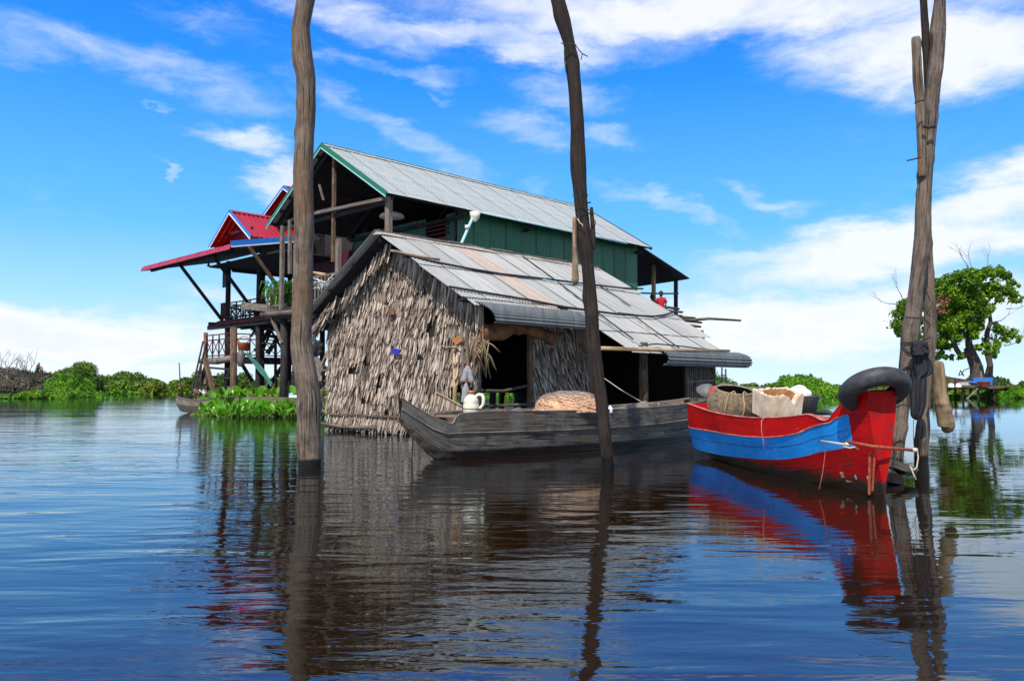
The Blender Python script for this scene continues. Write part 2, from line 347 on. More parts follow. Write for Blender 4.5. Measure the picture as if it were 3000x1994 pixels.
M['leaf_brown'] = leafy('brown_grey_scrub', (0.055, 0.050, 0.030), (0.10, 0.088, 0.060), (0.14, 0.125, 0.080), 0.5, trans=0.1)
M['leaf_tree'] = leafy('tree_leaves', (0.024, 0.070, 0.004), (0.075, 0.175, 0.005), (0.22, 0.34, 0.008), 0.35, trans=0.3)
M['leaf_hyacinth'] = leafy('glossy_hyacinth_leaves', (0.035, 0.13, 0.008), (0.085, 0.25, 0.012), (0.18, 0.40, 0.03), 1.5, rough=0.28, trans=0.3)
M['stem_green'] = flat('green_stem', (0.16, 0.27, 0.04), 0.4)
M['grass_hang'] = leafy('hanging_grass', (0.02, 0.08, 0.006), (0.05, 0.17, 0.01), (0.12, 0.28, 0.02), 1.5)
M['mat_ground'] = plain('floating_plant_mat', (0.055, 0.12, 0.012), (0.02, 0.045, 0.006), 0.8, 0.9, bmp=0.5)

# water
m, nt, bs = new_mat('brown_river_water')
bs.inputs['Base Color'].default_value = (0.012, 0.0075, 0.0035, 1)
bs.inputs['Roughness'].default_value = 0.015
bs.inputs['IOR'].default_value = 1.55
bs.inputs['Specular Tint'].default_value = (0.5, 0.8, 1.0, 1)
geo = N(nt, 'ShaderNodeNewGeometry')
def wmap(sx, sy, rot):
    q = N(nt, 'ShaderNodeMapping'); q.inputs['Scale'].default_value = (sx, sy, 1); q.inputs['Rotation'].default_value = (0, 0, math.radians(rot))
    nt.links.new(geo.outputs['Position'], q.inputs[0]); return q.outputs[0]
w1 = noise(nt, wmap(0.55, 2.0, -10), 1.0, 2, 0.5, 0.6)
w2 = noise(nt, wmap(2.0, 6.5, 6), 1.0, 3, 0.5, 0.6)
w3 = noise(nt, wmap(8, 17, -4), 1.0, 2, 0.5, 0.3)
patch = noise(nt, wmap(0.10, 0.22, 10), 1.0, 3, 0.6, 0.6)
pf = ramp(nt, patch, [(0.38, (0.45, 0.45, 0.45)), (0.62, (1.25, 1.25, 1.25))])
# livelier water to the left of the posts, stiller to the right
spx = N(nt, 'ShaderNodeSeparateXYZ'); nt.links.new(geo.outputs['Position'], spx.inputs[0])
side = math_(nt, 'MULTIPLY_ADD', spx.outputs[0], -0.16, 0.62, clamp=True)
side = math_(nt, 'MULTIPLY_ADD', side, 1.5, 0.40)
h = math_(nt, 'ADD', math_(nt, 'MULTIPLY', w1, 0.020), math_(nt, 'MULTIPLY', w2, 0.0042))
h = math_(nt, 'ADD', h, math_(nt, 'MULTIPLY', w3, 0.0007))
h = math_(nt, 'MULTIPLY', math_(nt, 'MULTIPLY', h, pf), side)
fade = math_(nt, 'DIVIDE', 14.0, math_(nt, 'ADD', math_(nt, 'MAXIMUM', spx.outputs[1], 0.0), 14.0))
h = math_(nt, 'MULTIPLY', h, fade)
b = N(nt, 'ShaderNodeBump'); b.inputs['Strength'].default_value = 1.0; b.inputs['Distance'].default_value = 1.0
nt.links.new(h, b.inputs['Height'])
fr = N(nt, 'ShaderNodeFresnel'); fr.inputs['IOR'].default_value = 1.85; nt.links.new(b.outputs[0], fr.inputs['Normal'])
gl = N(nt, 'ShaderNodeBsdfGlossy'); gl.inputs['Color'].default_value = (0.74, 0.88, 1.0, 1); gl.inputs['Roughness'].default_value = 0.02
nt.links.new(b.outputs[0], gl.inputs['Normal'])
df = N(nt, 'ShaderNodeBsdfDiffuse'); df.inputs['Color'].default_value = (0.016, 0.0080, 0.0030, 1)
mx = N(nt, 'ShaderNodeMixShader'); nt.links.new(fr.outputs[0], mx.inputs[0]); nt.links.new(df.outputs[0], mx.inputs[1]); nt.links.new(gl.outputs[0], mx.inputs[2])
nt.links.new(mx.outputs[0], nt.nodes['Material Output'].inputs[0]); nt.nodes.remove(bs)
M['water'] = m

# ------------------------------------------------------------------ builders
BASE = {}                                   # world position of each object's own origin (no rotations on parents)
def tag(o, label=None, cat=None, group=None, kind=None):
    if label: o['label'] = label
    if cat: o['category'] = cat
    if group: o['group'] = group
    if kind: o['kind'] = kind
    return o
def thing(name, label, cat, loc=(0, 0, 0), group=None):
    o = bpy.data.objects.new(name, None); COL.objects.link(o)
    o.empty_display_size = 0.2; o.location = loc; BASE[o.name] = Vector(loc)
    return tag(o, label, cat, group)
def link(o, parent, base):
    COL.objects.link(o)
    if parent is not None:
        o.parent = parent; BASE[o.name] = BASE[parent.name].copy(); o.location = (0, 0, 0)
    else:
        o.location = base; BASE[o.name] = Vector(base)
    return o
class G:
    """collects geometry in world coordinates; build() links it as one mesh object"""
    def __init__(s): s.v = []; s.f = []; s.uv = []; s.sm = []
    def face(s, idx, uvs=None, smooth=False):
        s.f.append(tuple(idx)); s.uv.extend(uvs or [(0, 0)]*len(idx)); s.sm.append(smooth)
    def quad(s, a, b, c, d, uw=None):
        n = len(s.v); s.v += [tuple(a), tuple(b), tuple(c), tuple(d)]
        w = (Vector(b)-Vector(a)).length; l = (Vector(d)-Vector(a)).length
        s.face((n, n+1, n+2, n+3), [(0, 0), (w, 0), (w, l), (0, l)]); return s
    def beam(s, p0, p1, w, h=None, up=(0, 0, 1), ov=0.0):
        p0, p1 = Vector(p0), Vector(p1); h = h or w
        d = (p1-p0); L = d.length; d.normalize()
        p0 = p0-d*ov; p1 = p1+d*ov; L += 2*ov
        up = Vector(up)
        if abs(d.dot(up)) > 0.97: up = Vector((FU.x, FU.y, 0))
        x = d.cross(up).normalized(); y = x.cross(d).normalized()
        o = random.random()*7
        n = len(s.v)
        for q in (p0, p1):
            for sx, sy in ((-1, -1), (1, -1), (1, 1), (-1, 1)): s.v.append(tuple(q+x*(sx*w/2)+y*(sy*h/2)))
        per = [w, h, w, h]; acc = o
        for i in range(4):
            j = (i+1) % 4
            s.face((n+i, n+j, n+4+j, n+4+i), [(acc, o), (acc+per[i], o), (acc+per[i], o+L), (acc, o+L)]); acc += per[i]
        s.face((n+3, n+2, n+1, n), [(0, 0), (w, 0), (w, h*.1), (0, h*.1)]); s.face((n+4, n+5, n+6, n+7), [(0, 0), (w, 0), (w, h*.1), (0, h*.1)])
        return s
    def tube(s, pts, rad, n=8, caps=True, wob=0.0, smooth=True, closed=False, rnd_=None):
        pts = [Vector(p) for p in pts]; m = len(pts)
        if not hasattr(rad, '__len__'): rad = [rad]*m
        t0 = (pts[1]-pts[0]).normalized()
        ref = Vector((0, 0, 1)) if abs(t0.z) < 0.9 else Vector((0, 1, 0))
        x = t0.cross(ref).normalized(); base = len(s.v); acc = 0; ls = []
        for i, p in enumerate(pts):
            if closed: t = (pts[(i+1) % m]-pts[i-1]).normalized()
            else: t = (pts[min(i+1, m-1)]-pts[max(i-1, 0)]).normalized()
            x = (x-t*x.dot(t)).normalized(); y = t.cross(x)
            if i: acc += (p-pts[i-1]).length
            ls.append(acc)
            for k in range(n):
                a = 2*PI*k/n; r = rad[i]
                if rnd_: r *= rnd_(i, k, acc)
                elif wob: r *= 1+random.uniform(-wob, wob)
                s.v.append(tuple(p+x*(math.cos(a)*r)+y*(math.sin(a)*r)))
        per = 2*PI*max(rad); o = random.random()*5
        for i in range(m if closed else m-1):
            i2 = (i+1) % m; l2 = ls[i2] if i2 else acc+(pts[0]-pts[-1]).length
            for k in range(n):
                k2 = (k+1) % n
                s.face((base+i*n+k, base+i*n+k2, base+i2*n+k2, base+i2*n+k),
                       [(o+per*k/n, o+ls[i]), (o+per*(k+1)/n, o+ls[i]), (o+per*(k+1)/n, o+l2), (o+per*k/n, o+l2)], smooth)
        if caps and not closed:
            s.face([base+k for k in range(n)][::-1]); s.face([base+(m-1)*n+k for k in range(n)])
        return s
    def grid(s, rows, smooth=True, closed_u=False, uvs=None):
        """rows: list of equal-length lists of points"""
        base = len(s.v); n = len(rows[0])
        for r in rows: s.v += [tuple(p) for p in r]
        lu = [0.0]
        for j in range(1, n): lu.append(lu[-1]+(Vector(rows[len(rows)//2][j])-Vector(rows[len(rows)//2][j-1])).length)
        lv = [0.0]
        for i in range(1, len(rows)): lv.append(lv[-1]+(Vector(rows[i][n//2])-Vector(rows[i-1][n//2])).length)
        lu.append(lu[-1]*1.05)
        for i in range(len(rows)-1):
            for j in range(n if closed_u else n-1):
                j2 = (j+1) % n; je = j+1
                s.face((base+i*n+j, base+i*n+j2, base+(i+1)*n+j2, base+(i+1)*n+j),
                       [(lu[j], lv[i]), (lu[je], lv[i]), (lu[je], lv[i+1]), (lu[j], lv[i+1])], smooth)
        return s
    def lathe(s, c, prof, n=16, axis=None, smooth=True):
        """prof: (radius, height) pairs"""
        c = Vector(c); z = Vector(axis or (0, 0, 1)).normalized()
        x = z.cross(Vector((0.3, 1, 0.1))).normalized(); y = z.cross(x)
        rows = [[c+z*h+x*(r*math.cos(2*PI*k/n))+y*(r*math.sin(2*PI*k/n)) for k in range(n)] for r, h in prof]
        return s.grid(rows, smooth, True)
    def poly(s, pts, th):
        """a flat polygon with thickness vector th"""
        n = len(pts); b = len(s.v); th = Vector(th)
        s.v += [tuple(p) for p in pts]; s.v += [tuple(Vector(p)+th) for p in pts]
        s.face(list(range(b, b+n)), [(0, 0)]*n); s.face(list(range(b+2*n-1, b+n-1, -1)), [(0, 0)]*n)
        for i in range(n):
            j = (i+1) % n; s.face((b+i, b+n+i, b+n+j, b+j))
        return s
    def build(s, name, mat, parent=None, base=None, fix=True):
        if base is None:
            if parent is not None: base = BASE[parent.name]
            else:
                A = np.array(s.v); base = Vector(((A[:, 0].min()+A[:, 0].max())/2, (A[:, 1].min()+A[:, 1].max())/2, A[:, 2].min()))
        base = Vector(base)
        A = np.array(s.v, dtype=np.float64)-np.array(base)
        me = bpy.data.meshes.new(name); me.from_pydata(A.tolist(), [], s.f)
        uvl = me.uv_layers.new(name='UVMap'); uvl.data.foreach_set('uv', np.array(s.uv, dtype=np.float32).ravel())
        me.polygons.foreach_set('use_smooth', s.sm)
        me.materials.append(mat if not isinstance(mat, str) else M[mat])
        me.update()
        o = bpy.data.objects.new(name, me); return link(o, parent, base)
def one(name, mat, parent, fn, *a, **k):
    g = G(); getattr(g, fn)(*a, **k); return g.build(name, mat, parent)
def inst(name, me, parent, mw):
    """another piece sharing mesh data, placed with world matrix mw under parent"""
    o = bpy.data.objects.new(name, me); COL.objects.link(o); o.parent = parent
    b = BASE[parent.name]; o.matrix_basis = Matrix.Translation(-b) @ mw
    return o
def frame(x, y, z, o):
    return Matrix(((x[0], y[0], z[0], o[0]), (x[1], y[1], z[1], o[1]), (x[2], y[2], z[2], o[2]), (0, 0, 0, 1)))
# frame of the two buildings: u runs back to the right, v back to the left
d = ray(3850, 1130); FU = Vector((d.x, d.y, 0)).normalized(); FV = Vector((-FU.y, FU.x, 0)); Z = Vector((0, 0, 1))
C0 = W(1395, 1290)
def B(a, b, z=0.0): return C0+FU*a+FV*b+Z*z
def onplane(px, py, p, n):
    r = ray(px, py); e = Vector((0, 0, EYE)); return e+r*((Vector(p)-e).dot(n)/r.dot(n))
def pA(px, py, a): return onplane(px, py, B(a, 0), FU)
def pB(px, py, b): return onplane(px, py, B(0, b), FV)
def corr(name, w, l, ribs, amp, mat, trapez=False, th=0.0):
    """corrugated sheet in local coords: x across, y along, z out"""
    g = G(); nx = ribs*4
    r0, r1 = [], []
    for i in range(nx+1):
        x = w*i/nx
        z = amp*math.cos(2*PI*i/4) if not trapez else (amp if (i % 4) == 0 else 0)
        r0.append((x, 0, z)); r1.append((x, l, z))
    g.grid([r0, r1], smooth=not trapez)
    me = bpy.data.meshes.new(name); me.from_pydata([tuple(p) for p in g.v], [], g.f)
    uvl = me.uv_layers.new(name='UVMap'); uvl.data.foreach_set('uv', np.array(g.uv, dtype=np.float32).ravel())
    me.polygons.foreach_set('use_smooth', g.sm); me.materials.append(M[mat]); return me
# ------------------------------------------------------------------ water and far ground
def sheet(name, z, xs, ys, mat, kind='structure', wob=0.0):
    g = G()
    rows = [[(x, y, z+(random.uniform(-wob, wob) if wob else 0)) for x in xs] for y in ys]
    g.grid(rows); return tag(g.build(name, mat), kind=kind)
sheet('water', 0.0, [-2500, -300, 0, 300, 2500], [-60, 0, 60, 200, 2500], 'water')

# ------------------------------------------------------------------ foliage tools
def leaf_np(centers, radii, counts, size, flatten=1.0, shell=0.55, seed=0, aspect=0.55, droop=0.0, zmin=None):
    """many small leaf quads spread through ellipsoids; returns verts (4N,3)"""
    rg = np.random.default_rng(seed); out = []
    for (c, r, n) in zip(centers, radii, counts):
        n = int(n)
        if n < 1: continue
        d = rg.normal(size=(n, 3)); d /= np.linalg.norm(d, axis=1)[:, None]
        rr = (shell+(1-shell)*rg.random(n)**0.6)*(0.86+0.28*rg.random(n))
        p = np.array(c)+d*rr[:, None]*np.array(r)
        if zmin is not None:
            keep = p[:, 2] > zmin; p = p[keep]; d = d[keep]; n = len(p)
        nm = d*np.array([1, 1, 1.0])+rg.normal(size=(n, 3))*0.55+np.array([0, 0, 0.35]); nm /= np.linalg.norm(nm, axis=1)[:, None]
        t = np.cross(nm, rg.normal(size=(n, 3))); t /= np.linalg.norm(t, axis=1)[:, None]
        t[:, 2] -= droop; t /= np.linalg.norm(t, axis=1)[:, None]
        b = np.cross(nm, t)
        s = size*(0.6+0.8*rg.random(n))[:, None]
        q = np.stack([p-t*s, p+b*s*aspect, p+t*s, p-b*s*aspect], axis=1)
        out.append(q.reshape(-1, 3))
    return np.concatenate(out) if out else np.zeros((0, 3))
def mesh_np(name, V, mat, parent=None, base=None):
    if base is None:
        base = BASE[parent.name] if parent is not None else Vector(((V[:, 0].min()+V[:, 0].max())/2, (V[:, 1].min()+V[:, 1].max())/2, V[:, 2].min()))
    V = V-np.array(base)
    n = len(V)//4; me = bpy.data.meshes.new(name)
    me.vertices.add(len(V)); me.vertices.foreach_set('co', V.astype(np.float32).ravel())
    me.loops.add(n*4); me.loops.foreach_set('vertex_index', np.arange(n*4, dtype=np.int32))
    me.polygons.add(n); me.polygons.foreach_set('loop_start', np.arange(0, n*4, 4, dtype=np.int32))
    me.update(calc_edges=True); me.materials.append(M[mat])
    o = bpy.data.objects.new(name, me); return link(o, parent, base)
def blobs_mound(cx, cy, w, dep, h, n, seed, z0=0.0, rmin=0.5):
    """overlapping clumps forming an uneven mound: returns centers, radii"""
    rg = random.Random(seed); cs, rs = [], []
    for _ in range(n):
        a = rg.uniform(-1, 1); b = rg.uniform(-1, 1)
        hh = h*(1-0.6*abs(a)**2.5)*(0.72+0.34*rg.random())*(1-0.3*max(0, -b))
        r = rg.uniform(0.26, 0.42)*h
        z = rg.random()**.55*max(hh-r*.85, 0.05)
        hx = max(w/2-r*.75, .15); cs.append((cx+a*hx, cy+b*dep/2, z0+z)); rs.append((r*1.15, r*1.1, r*0.9))
    return cs, rs
def bush(name, label, cat, px0, px1, pytop, Y, dep, mat, n=16, leaf=0.16, dens=900, seed=0, group=None, kind=None, core='leaf_dark', zbase=0.0):
    x0 = P(px0, 1130, Y).x; x1 = P(px1, 1130, Y).x; h = max(P(0, pytop, Y).z, 0.3)-zbase
    cs, rs = blobs_mound((x0+x1)/2, Y+dep/2, (x1-x0)*0.82, dep, h, n, seed, zbase)
    cnt = [dens*r[0]*r[2]*2.2 for r in rs]; rr_ = random.Random(seed)
    for _ in range(n):                              # sprigs standing out of the outline
        i_ = rr_.randrange(len(rs)); c, r = cs[i_], rs[i_]; sp_ = r[2]*rr_.uniform(.18, .4)
        cs.append((c[0]+rr_.uniform(-.8, .8)*r[0], c[1], c[2]+r[2]*rr_.uniform(.8, 1.15))); rs.append((sp_*.8, sp_*.8, sp_*1.3)); cnt.append(dens*sp_*sp_*1.3)
    cnt = [q*2.3 for q in cnt]
    V = leaf_np(cs, rs, cnt, leaf*.66, seed=seed, zmin=-0.02+zbase)
    root = thing(name, label, cat, ((x0+x1)/2, Y+dep/2, zbase), group)
    mesh_np('foliage', V, mat, root)
    g = G()                                        # shadowy woody inside of the bush
    for c, r in zip(cs, rs):
        g.tube([(c[0]+random.uniform(-.4, .4), c[1], zbase-0.1), (c[0], c[1], c[2]*0.5+zbase*0.5), (c[0], c[1], c[2]+r[2]*0.5)], [0.06, 0.045, 0.015], 5)
    g.build('stem', 'bark', root)
    if kind: root['kind'] = kind
    return root
def stuff_veg(name, items, mat, leaf, dens, seed, label=None):
    cs, rs = [], []
    for it in items:
        c, r = blobs_mound(*it[:5], it[5], seed+int(it[0]*7) % 97, it[6] if len(it) > 6 else 0)
        cs += c; rs += r
    cnt = [dens*r[0]*r[2]*2.2 for r in rs]
    V = leaf_np(cs, rs, cnt, leaf, seed=seed, zmin=-0.02)
    o = mesh_np(name, V, mat); return tag(o, label, kind='stuff')

# far ground behind the reeds, out to the horizon (the shore line is uneven)
g = G(); rows = []
xs = [-2500, -600, -200]+[x for x in range(-150, 151, 6)]+[200, 600, 2500]
for k, yy in enumerate([0, 3, 14, 200, 2400]):
    rows.append([(x, (118+5*math.sin(x*.11)+3*math.sin(x*.31+1)+min(60, max(0, abs(x)-60)*.2))+yy-(8 if x > 15 else 0), [-.3, .10, .35, .5, .8][k]) for x in xs])
g.grid(rows); tag(g.build('far_bank', 'mat_ground'), kind='structure')

# long low belt of swamp scrub on the far bank: nobody could count it
rg = random.Random(3); it_mid, it_ol, it_dk, it_br = [], [], [], []
for i in range(150):
    px = rg.uniform(-250, 3300); Y = rg.uniform(121, 150); x = P(px, 1130, Y).x
    h = rg.uniform(2.5, 3.8)*(0.5 if px > 1900 else 1.0)+(Y-121)*0.022
    (it_mid if i % 3 else it_dk).append((x, Y, rg.uniform(5, 11), rg.uniform(3, 7), h, 7))
for i in range(60):
    px = rg.uniform(-250, 3300); Y = rg.uniform(114, 124)-(5 if px > 1700 else 0); x = P(px, 1130, Y).x
    it_ol.append((x, Y+3, rg.uniform(6, 12), rg.uniform(3, 5), rg.uniform(1.3, 2.3)*(0.7 if px > 1900 else 1.0), 8))
for i in range(95):
    px = -250+3550*i/95+rg.uniform(-20, 20); Y = rg.uniform(112, 118)-(7 if px > 1700 else 0); x = P(px, 1130, Y).x
    it_br.append((x, Y+3, rg.uniform(4, 8), rg.uniform(2, 4), rg.uniform(.5, 1.1), 6))
stuff_veg('scrub_belt', it_mid, 'leaf_mid', 0.26, 115, 11, 'mid green swamp scrub along the far bank')
stuff_veg('dark_scrub_belt', it_dk, 'leaf_dark', 0.26, 115, 12, 'darker trees standing up in the far bank scrub')
stuff_veg('reed_belt', it_ol, 'leaf_olive', 0.24, 150, 13, 'olive brown reeds in front of the far scrub')
stuff_veg('shore_plants', it_br, 'leaf_bright', 0.22, 170, 14, 'bright green floating plants along the far shore')

# left headland: mounds smothered by vines, brown scrub and a bare tree
bush('vine_covered_bush', 'tall green vine covered mound on the left headland', 'bush', 85, 212, 1054, 92, 7, 'leaf_mid', 30, 0.2, 300, 21)
bush('vine_covered_bush', 'bright green rounded bush spilling down to the water beside the brown scrub', 'bush', 100, 222, 1086, 86, 5, 'leaf_bright', 26, 0.17, 380, 22)
bush('dark_bush', 'dark green bush at the right tip of the left headland', 'bush', 195, 255, 1092, 90, 4, 'leaf_dark', 14, 0.2, 330, 23)
bush('brown_bush', 'grey brown leafless scrub at the far left edge behind green creepers', 'bush', -30, 130, 1072, 88, 5, 'leaf_brown', 26, 0.15, 330, 24)
bush('brown_bush', 'taller rust grey scrub under the bare tree at the left edge', 'bush', -60, 50, 1052, 92, 5, 'leaf_brown', 18, 0.15, 260, 27)
bush('low_creeper', 'low bright creepers floating along the foot of the left headland', 'creeper', -60, 215, 1133, 77, 9, 'leaf_bright', 60, 0.13, 480, 25)
bush('low_creeper', 'thin green creeper tongue reaching right from the left headland', 'creeper', 150, 262, 1147, 86, 5, 'leaf_bright', 18, 0.11, 480, 26)
def limb(g, p, d, L, r, depth, rg, spread=0.6, mat=None, tips=None):
    pts = [p]; q = p.copy(); dd = d.copy()
    for i in range(4):
        dd = (dd+Vector((rg.uniform(-1, 1), rg.uniform(-1, 1), rg.uniform(-.5, .9)))*0.22).normalized()
        q = q+dd*L/4; pts.append(q.copy())
    g.tube(pts, [r, r*.85, r*.72, r*.6, r*.45], 5 if r < .08 else 8)
    if depth <= 0:
        if tips is not None: tips.append(pts[-1])
        return
    for k in range(rg.choice((2, 3))):
        nd = (dd+Vector((rg.uniform(-1, 1), rg.uniform(-1, 1), rg.uniform(-.4, .8)))*spread).normalized()
        limb(g, pts[-1 if k < 2 else -2], nd, L*rg.uniform(.55, .8), r*.5, depth-1, rg, spread, mat, tips)
root = thing('bare_tree', 'leafless pale branched tree above the brown scrub at the left edge', 'tree', P(30, 1130, 90)-Z*1.2)
g = G(); rg = random.Random(5); b0 = BASE[root.name]
for k in range(6): limb(g, b0+Vector((rg.uniform(-2, 2.2), 0, 0.3)), Vector((rg.uniform(-.5, .5), 0, 1)).normalized(), 2.2, .11, 3, rg, .8)
tag(g.build('branch', 'bark_dead', root), kind='stuff')

# right bank mound and bushes behind the red boat
bush('vine_covered_bush', 'broad bright green mound on the far bank left of the tyre', 'bush', 2285, 2500, 1082, 92, 8, 'leaf_bright', 34, 0.19, 300, 31)
bush('rounded_bush', 'mid green rounded top rising behind the bright mound beside the tyre', 'bush', 2325, 2440, 1074, 100, 5, 'leaf_mid', 16, 0.2, 300, 32)
bush('low_creeper', 'floating green plants in front of the right hand mound', 'creeper', 2140, 2520, 1139, 86, 6, 'leaf_bright', 50, 0.14, 380, 33)
bush('leafy_shrub', 'feathery green shrub growing behind the right end of the thatched hut', 'shrub', 2080, 2165, 1092, 34, 2.2, 'leaf_mid', 22, 0.07, 900, 34)
bush('leafy_shrub', 'low light green shrub beside the grey basket in the red boat', 'shrub', 2120, 2235, 1122, 38, 2, 'leaf_bright', 16, 0.07, 900, 35)
bush('rounded_bush', 'dark domed bush on the bank between the big tree and the right edge', 'bush', 2895, 2985, 1088, 116, 6, 'leaf_dark', 14, 0.22, 300, 36)
bush('low_creeper', 'yellow green water plants around the platform at the right edge', 'creeper', 2890, 3080, 1120, 80, 5, 'leaf_bright', 30, 0.14, 420, 37)
bush('low_creeper', 'thin yellow green plants floating under the platform front', 'creeper', 2715, 2960, 1150, 80, 3, 'leaf_bright', 34, 0.12, 420, 38)
bush('rounded_bush', 'olive green low scrub behind the platform roof at the right', 'bush', 2720, 2860, 1096, 112, 6, 'leaf_olive', 16, 0.22, 280, 39)

# the big tree at the right
TY = 86.0
def tp(x, y, dy=0): return P(2550+x/3.136, 700+y/3.136, TY+dy)
root = thing('broad_leaf_tree', 'broad green tree with two dark trunks behind the right mooring posts', 'tree', W(2864, 1163))
BASE[root.name] = Vector(root.location)
def tp_tube(pts, rad, name='trunk', dy=0):
    g = G(); q = [tp(x, y, dy+(dyy[0] if dyy else 0)) for x, y, *dyy in pts]
    g.tube(q, rad, 10, wob=.06); return g.build(name, 'bark', root)
tp_tube([(985, 1420), (985, 1290), (975, 1180), (945, 1100), (925, 1040), (905, 960), (900, 860), (930, 700), (960, 560), (1000, 420)], [.75, .72, .66, .58, .45, .36, .28, .22, .16, .08])
tp_tube([(930, 1080), (880, 1050), (830, 1070), (790, 1010), (765, 930), (700, 850), (640, 700), (560, 620)], [.48, .36, .32, .26, .22, .17, .12, .06], 'limb')
tp_tube([(905, 900), (850, 850), (800, 760), (760, 600), (720, 480)], [.25, .22, .17, .12, .06], 'limb')
tp_tube([(920, 760), (1000, 680), (1090, 560), (1180, 430)], [.2, .16, .12, .06], 'limb')
tp_tube([(1080, 1420), (1085, 1260), (1100, 1160), (1085, 1080), (1070, 980), (1072, 860), (1105, 760), (1095, 690), (1120, 620), (1190, 540), (1260, 430)], [.42, .4, .3, .3, .26, .24, .2, .18, .15, .11, .05])
tp_tube([(1105, 770), (1160, 775), (1230, 820), (1340, 900)], [.15, .12, .09, .04], 'limb')
tp_tube([(1075, 900), (1150, 930), (1250, 900)], [.12, .08, .04], 'limb')
blobs = [(300, 600, 60), (270, 690, 60), (235, 800, 55), (300, 780, 65), (250, 870, 35), (340, 700, 60), (430, 760, 70), (470, 620, 70), (430, 880, 50),
         (640, 400, 70), (720, 370, 70), (820, 350, 65), (910, 330, 60), (1000, 310, 55), (1090, 310, 60), (1170, 290, 50), (1240, 350, 55), (1300, 380, 40),
         (640, 520, 70), (740, 500, 75), (850, 470, 75), (950, 440, 70), (1050, 430, 65), (1150, 420, 60), (1240, 460, 55), (1310, 500, 40), (1350, 420, 22), (1370, 540, 25), (1100, 640, 40), (700, 700, 70), (800, 560, 70), (900, 560, 60), (1000, 500, 60), (600, 700, 60), (930, 820, 55), (770, 830, 60), (1010, 800, 45), (680, 450, 60), (860, 410, 60), (1120, 500, 55), (980, 370, 50), (900, 690, 60), (1010, 650, 50),
         (640, 640, 60), (740, 640, 75), (850, 620, 70), (960, 590, 60), (1040, 570, 45), (1190, 560, 35), (1300, 560, 30), (660, 780, 60), (760, 770, 75), (870, 750, 80),
         (970, 740, 75), (1040, 720, 45), (700, 880, 60), (800, 890, 50), (640, 960, 60), (720, 970, 45), (620, 1060, 45), (690, 1060, 28), (740, 1090, 20), (840, 1070, 38), (900, 1010, 30), (960, 880, 45),
         (1140, 780, 32), (1170, 850, 50), (1240, 860, 42), (1310, 870, 36), (1370, 920, 28), (1250, 930, 25), (1060, 950, 40), (1000, 1000, 30), (1170, 960, 42), (1140, 1020, 36), (1090, 1040, 40), (1160, 1060, 22), (570, 1100, 30), (550, 400, 60), (540, 560, 60), (540, 850, 60), (540, 980, 50)]
rg = random.Random(8); cs, rs, cn = [], [], []
for x, y, r in blobs:
    for k in range(3):
        R = r/3.136/F*TY*rg.uniform(.7, 1.15); c = tp(x+rg.uniform(-28, 28), y+rg.uniform(-28, 28), rg.uniform(-3.2, 3.2))
        cs.append(tuple(c)); rs.append((R, R, R*.85)); cn.append(R*R*260)
for (x, y, a_, b_) in ((850, 520, 240, 190), (800, 800, 200, 170), (1120, 480, 180, 150), (660, 900, 90, 150), (280, 720, 80, 140), (1200, 890, 130, 100)):
    k_ = TY/3.136/F; cs.append(tuple(tp(x, y))); rs.append((a_*k_, 3.0, b_*k_)); cn.append(a_*b_*k_*k_*55)
V = leaf_np(cs, rs, [q*1.9 for q in cn], 0.165, seed=44, shell=.2, droop=.3)
mesh_np('crown', V, 'leaf_tree', root)
red = leaf_np([tuple(tp(640, 560, -3.5)), tuple(tp(650, 640, -3.5))], [(1.2, .5, .6), (.8, .5, .7)], [110, 60], .16, seed=3)
tag(mesh_np('leaf_cluster', red, 'tarp_brown', root), label='patch of rust brown leaves')
g = G(); rg = random.Random(15)
for (x, y, dx) in ((290, 540, -.5), (240, 600, -1), (930, 290, .1), (1090, 290, .0), (900, 260, -.4), (1250, 640, 1), (1230, 980, 1), (1160, 760, .7)):
    limb(g, tp(x, y), Vector((dx, 0, .7 if y < 600 else .1)).normalized(), 1.6, .05, 2, rg, .7)
tag(g.build('twig', 'bark_dead', root), kind='stuff')

# ramshackle platform under that tree
def plank_mesh(name, w, l, t, mat):
    g = G(); g.beam((0, 0, 0), (0, l, 0), w, t); me = bpy.data.meshes.new(name)
    me.from_pydata(g.v, [], g.f); uvl = me.uv_layers.new(name='UVMap'); uvl.data.foreach_set('uv', np.array(g.uv, dtype=np.float32).ravel())
    me.materials.append(M[mat]); return me
Q = 79.0
def pp(x, y, dy=0): return P(2550+x/3.136, 700+y/3.136, Q+dy)
root = thing('fishing_platform', 'low wooden fishing platform with sloping plank roof under the big tree', 'platform', W(2840, 1166))
for k in range(9): one('stilt', 'wood_dark', root, 'beam', pp(560+k*72, 1480, (k % 2)*3), pp(560+k*72+random.uniform(-8, 8), 1350, (k % 2)*3), .16)
for k in range(3): one('deck_beam', 'wood_brown', root, 'beam', pp(545, 1352+k*7, k*1.5), pp(1180, 1362+k*9, k*1.5), .18, .14)
for k in range(12): one('deck_plank', 'wood_brown', root, 'beam', pp(550+k*10, 1365-k*2, -.2+k*.3), pp(1150+k*14, 1372-k*2, k*.3), .3, .07)
for k in range(8):
    one('roof_plank', 'wood_brown', root, 'beam', pp(680+k*6, 1262+k*9, 1-k*.15), pp(930+k*8, 1300+k*4, 1-k*.15), .25, .06)
one('roof_post', 'wood_dark', root, 'beam', pp(782, 1350), pp(780, 1275), .12)
one('roof_post', 'wood_grey', root, 'beam', pp(1020, 1345), pp(1018, 1210), .12)
one('support_pole', 'wood_grey', root, 'beam', pp(880, 1470, -1), pp(985, 1372, -1), .12)
one('support_pole', 'wood_dark', root, 'beam', pp(1130, 1335, -1), pp(1185, 1290, -1), .12)
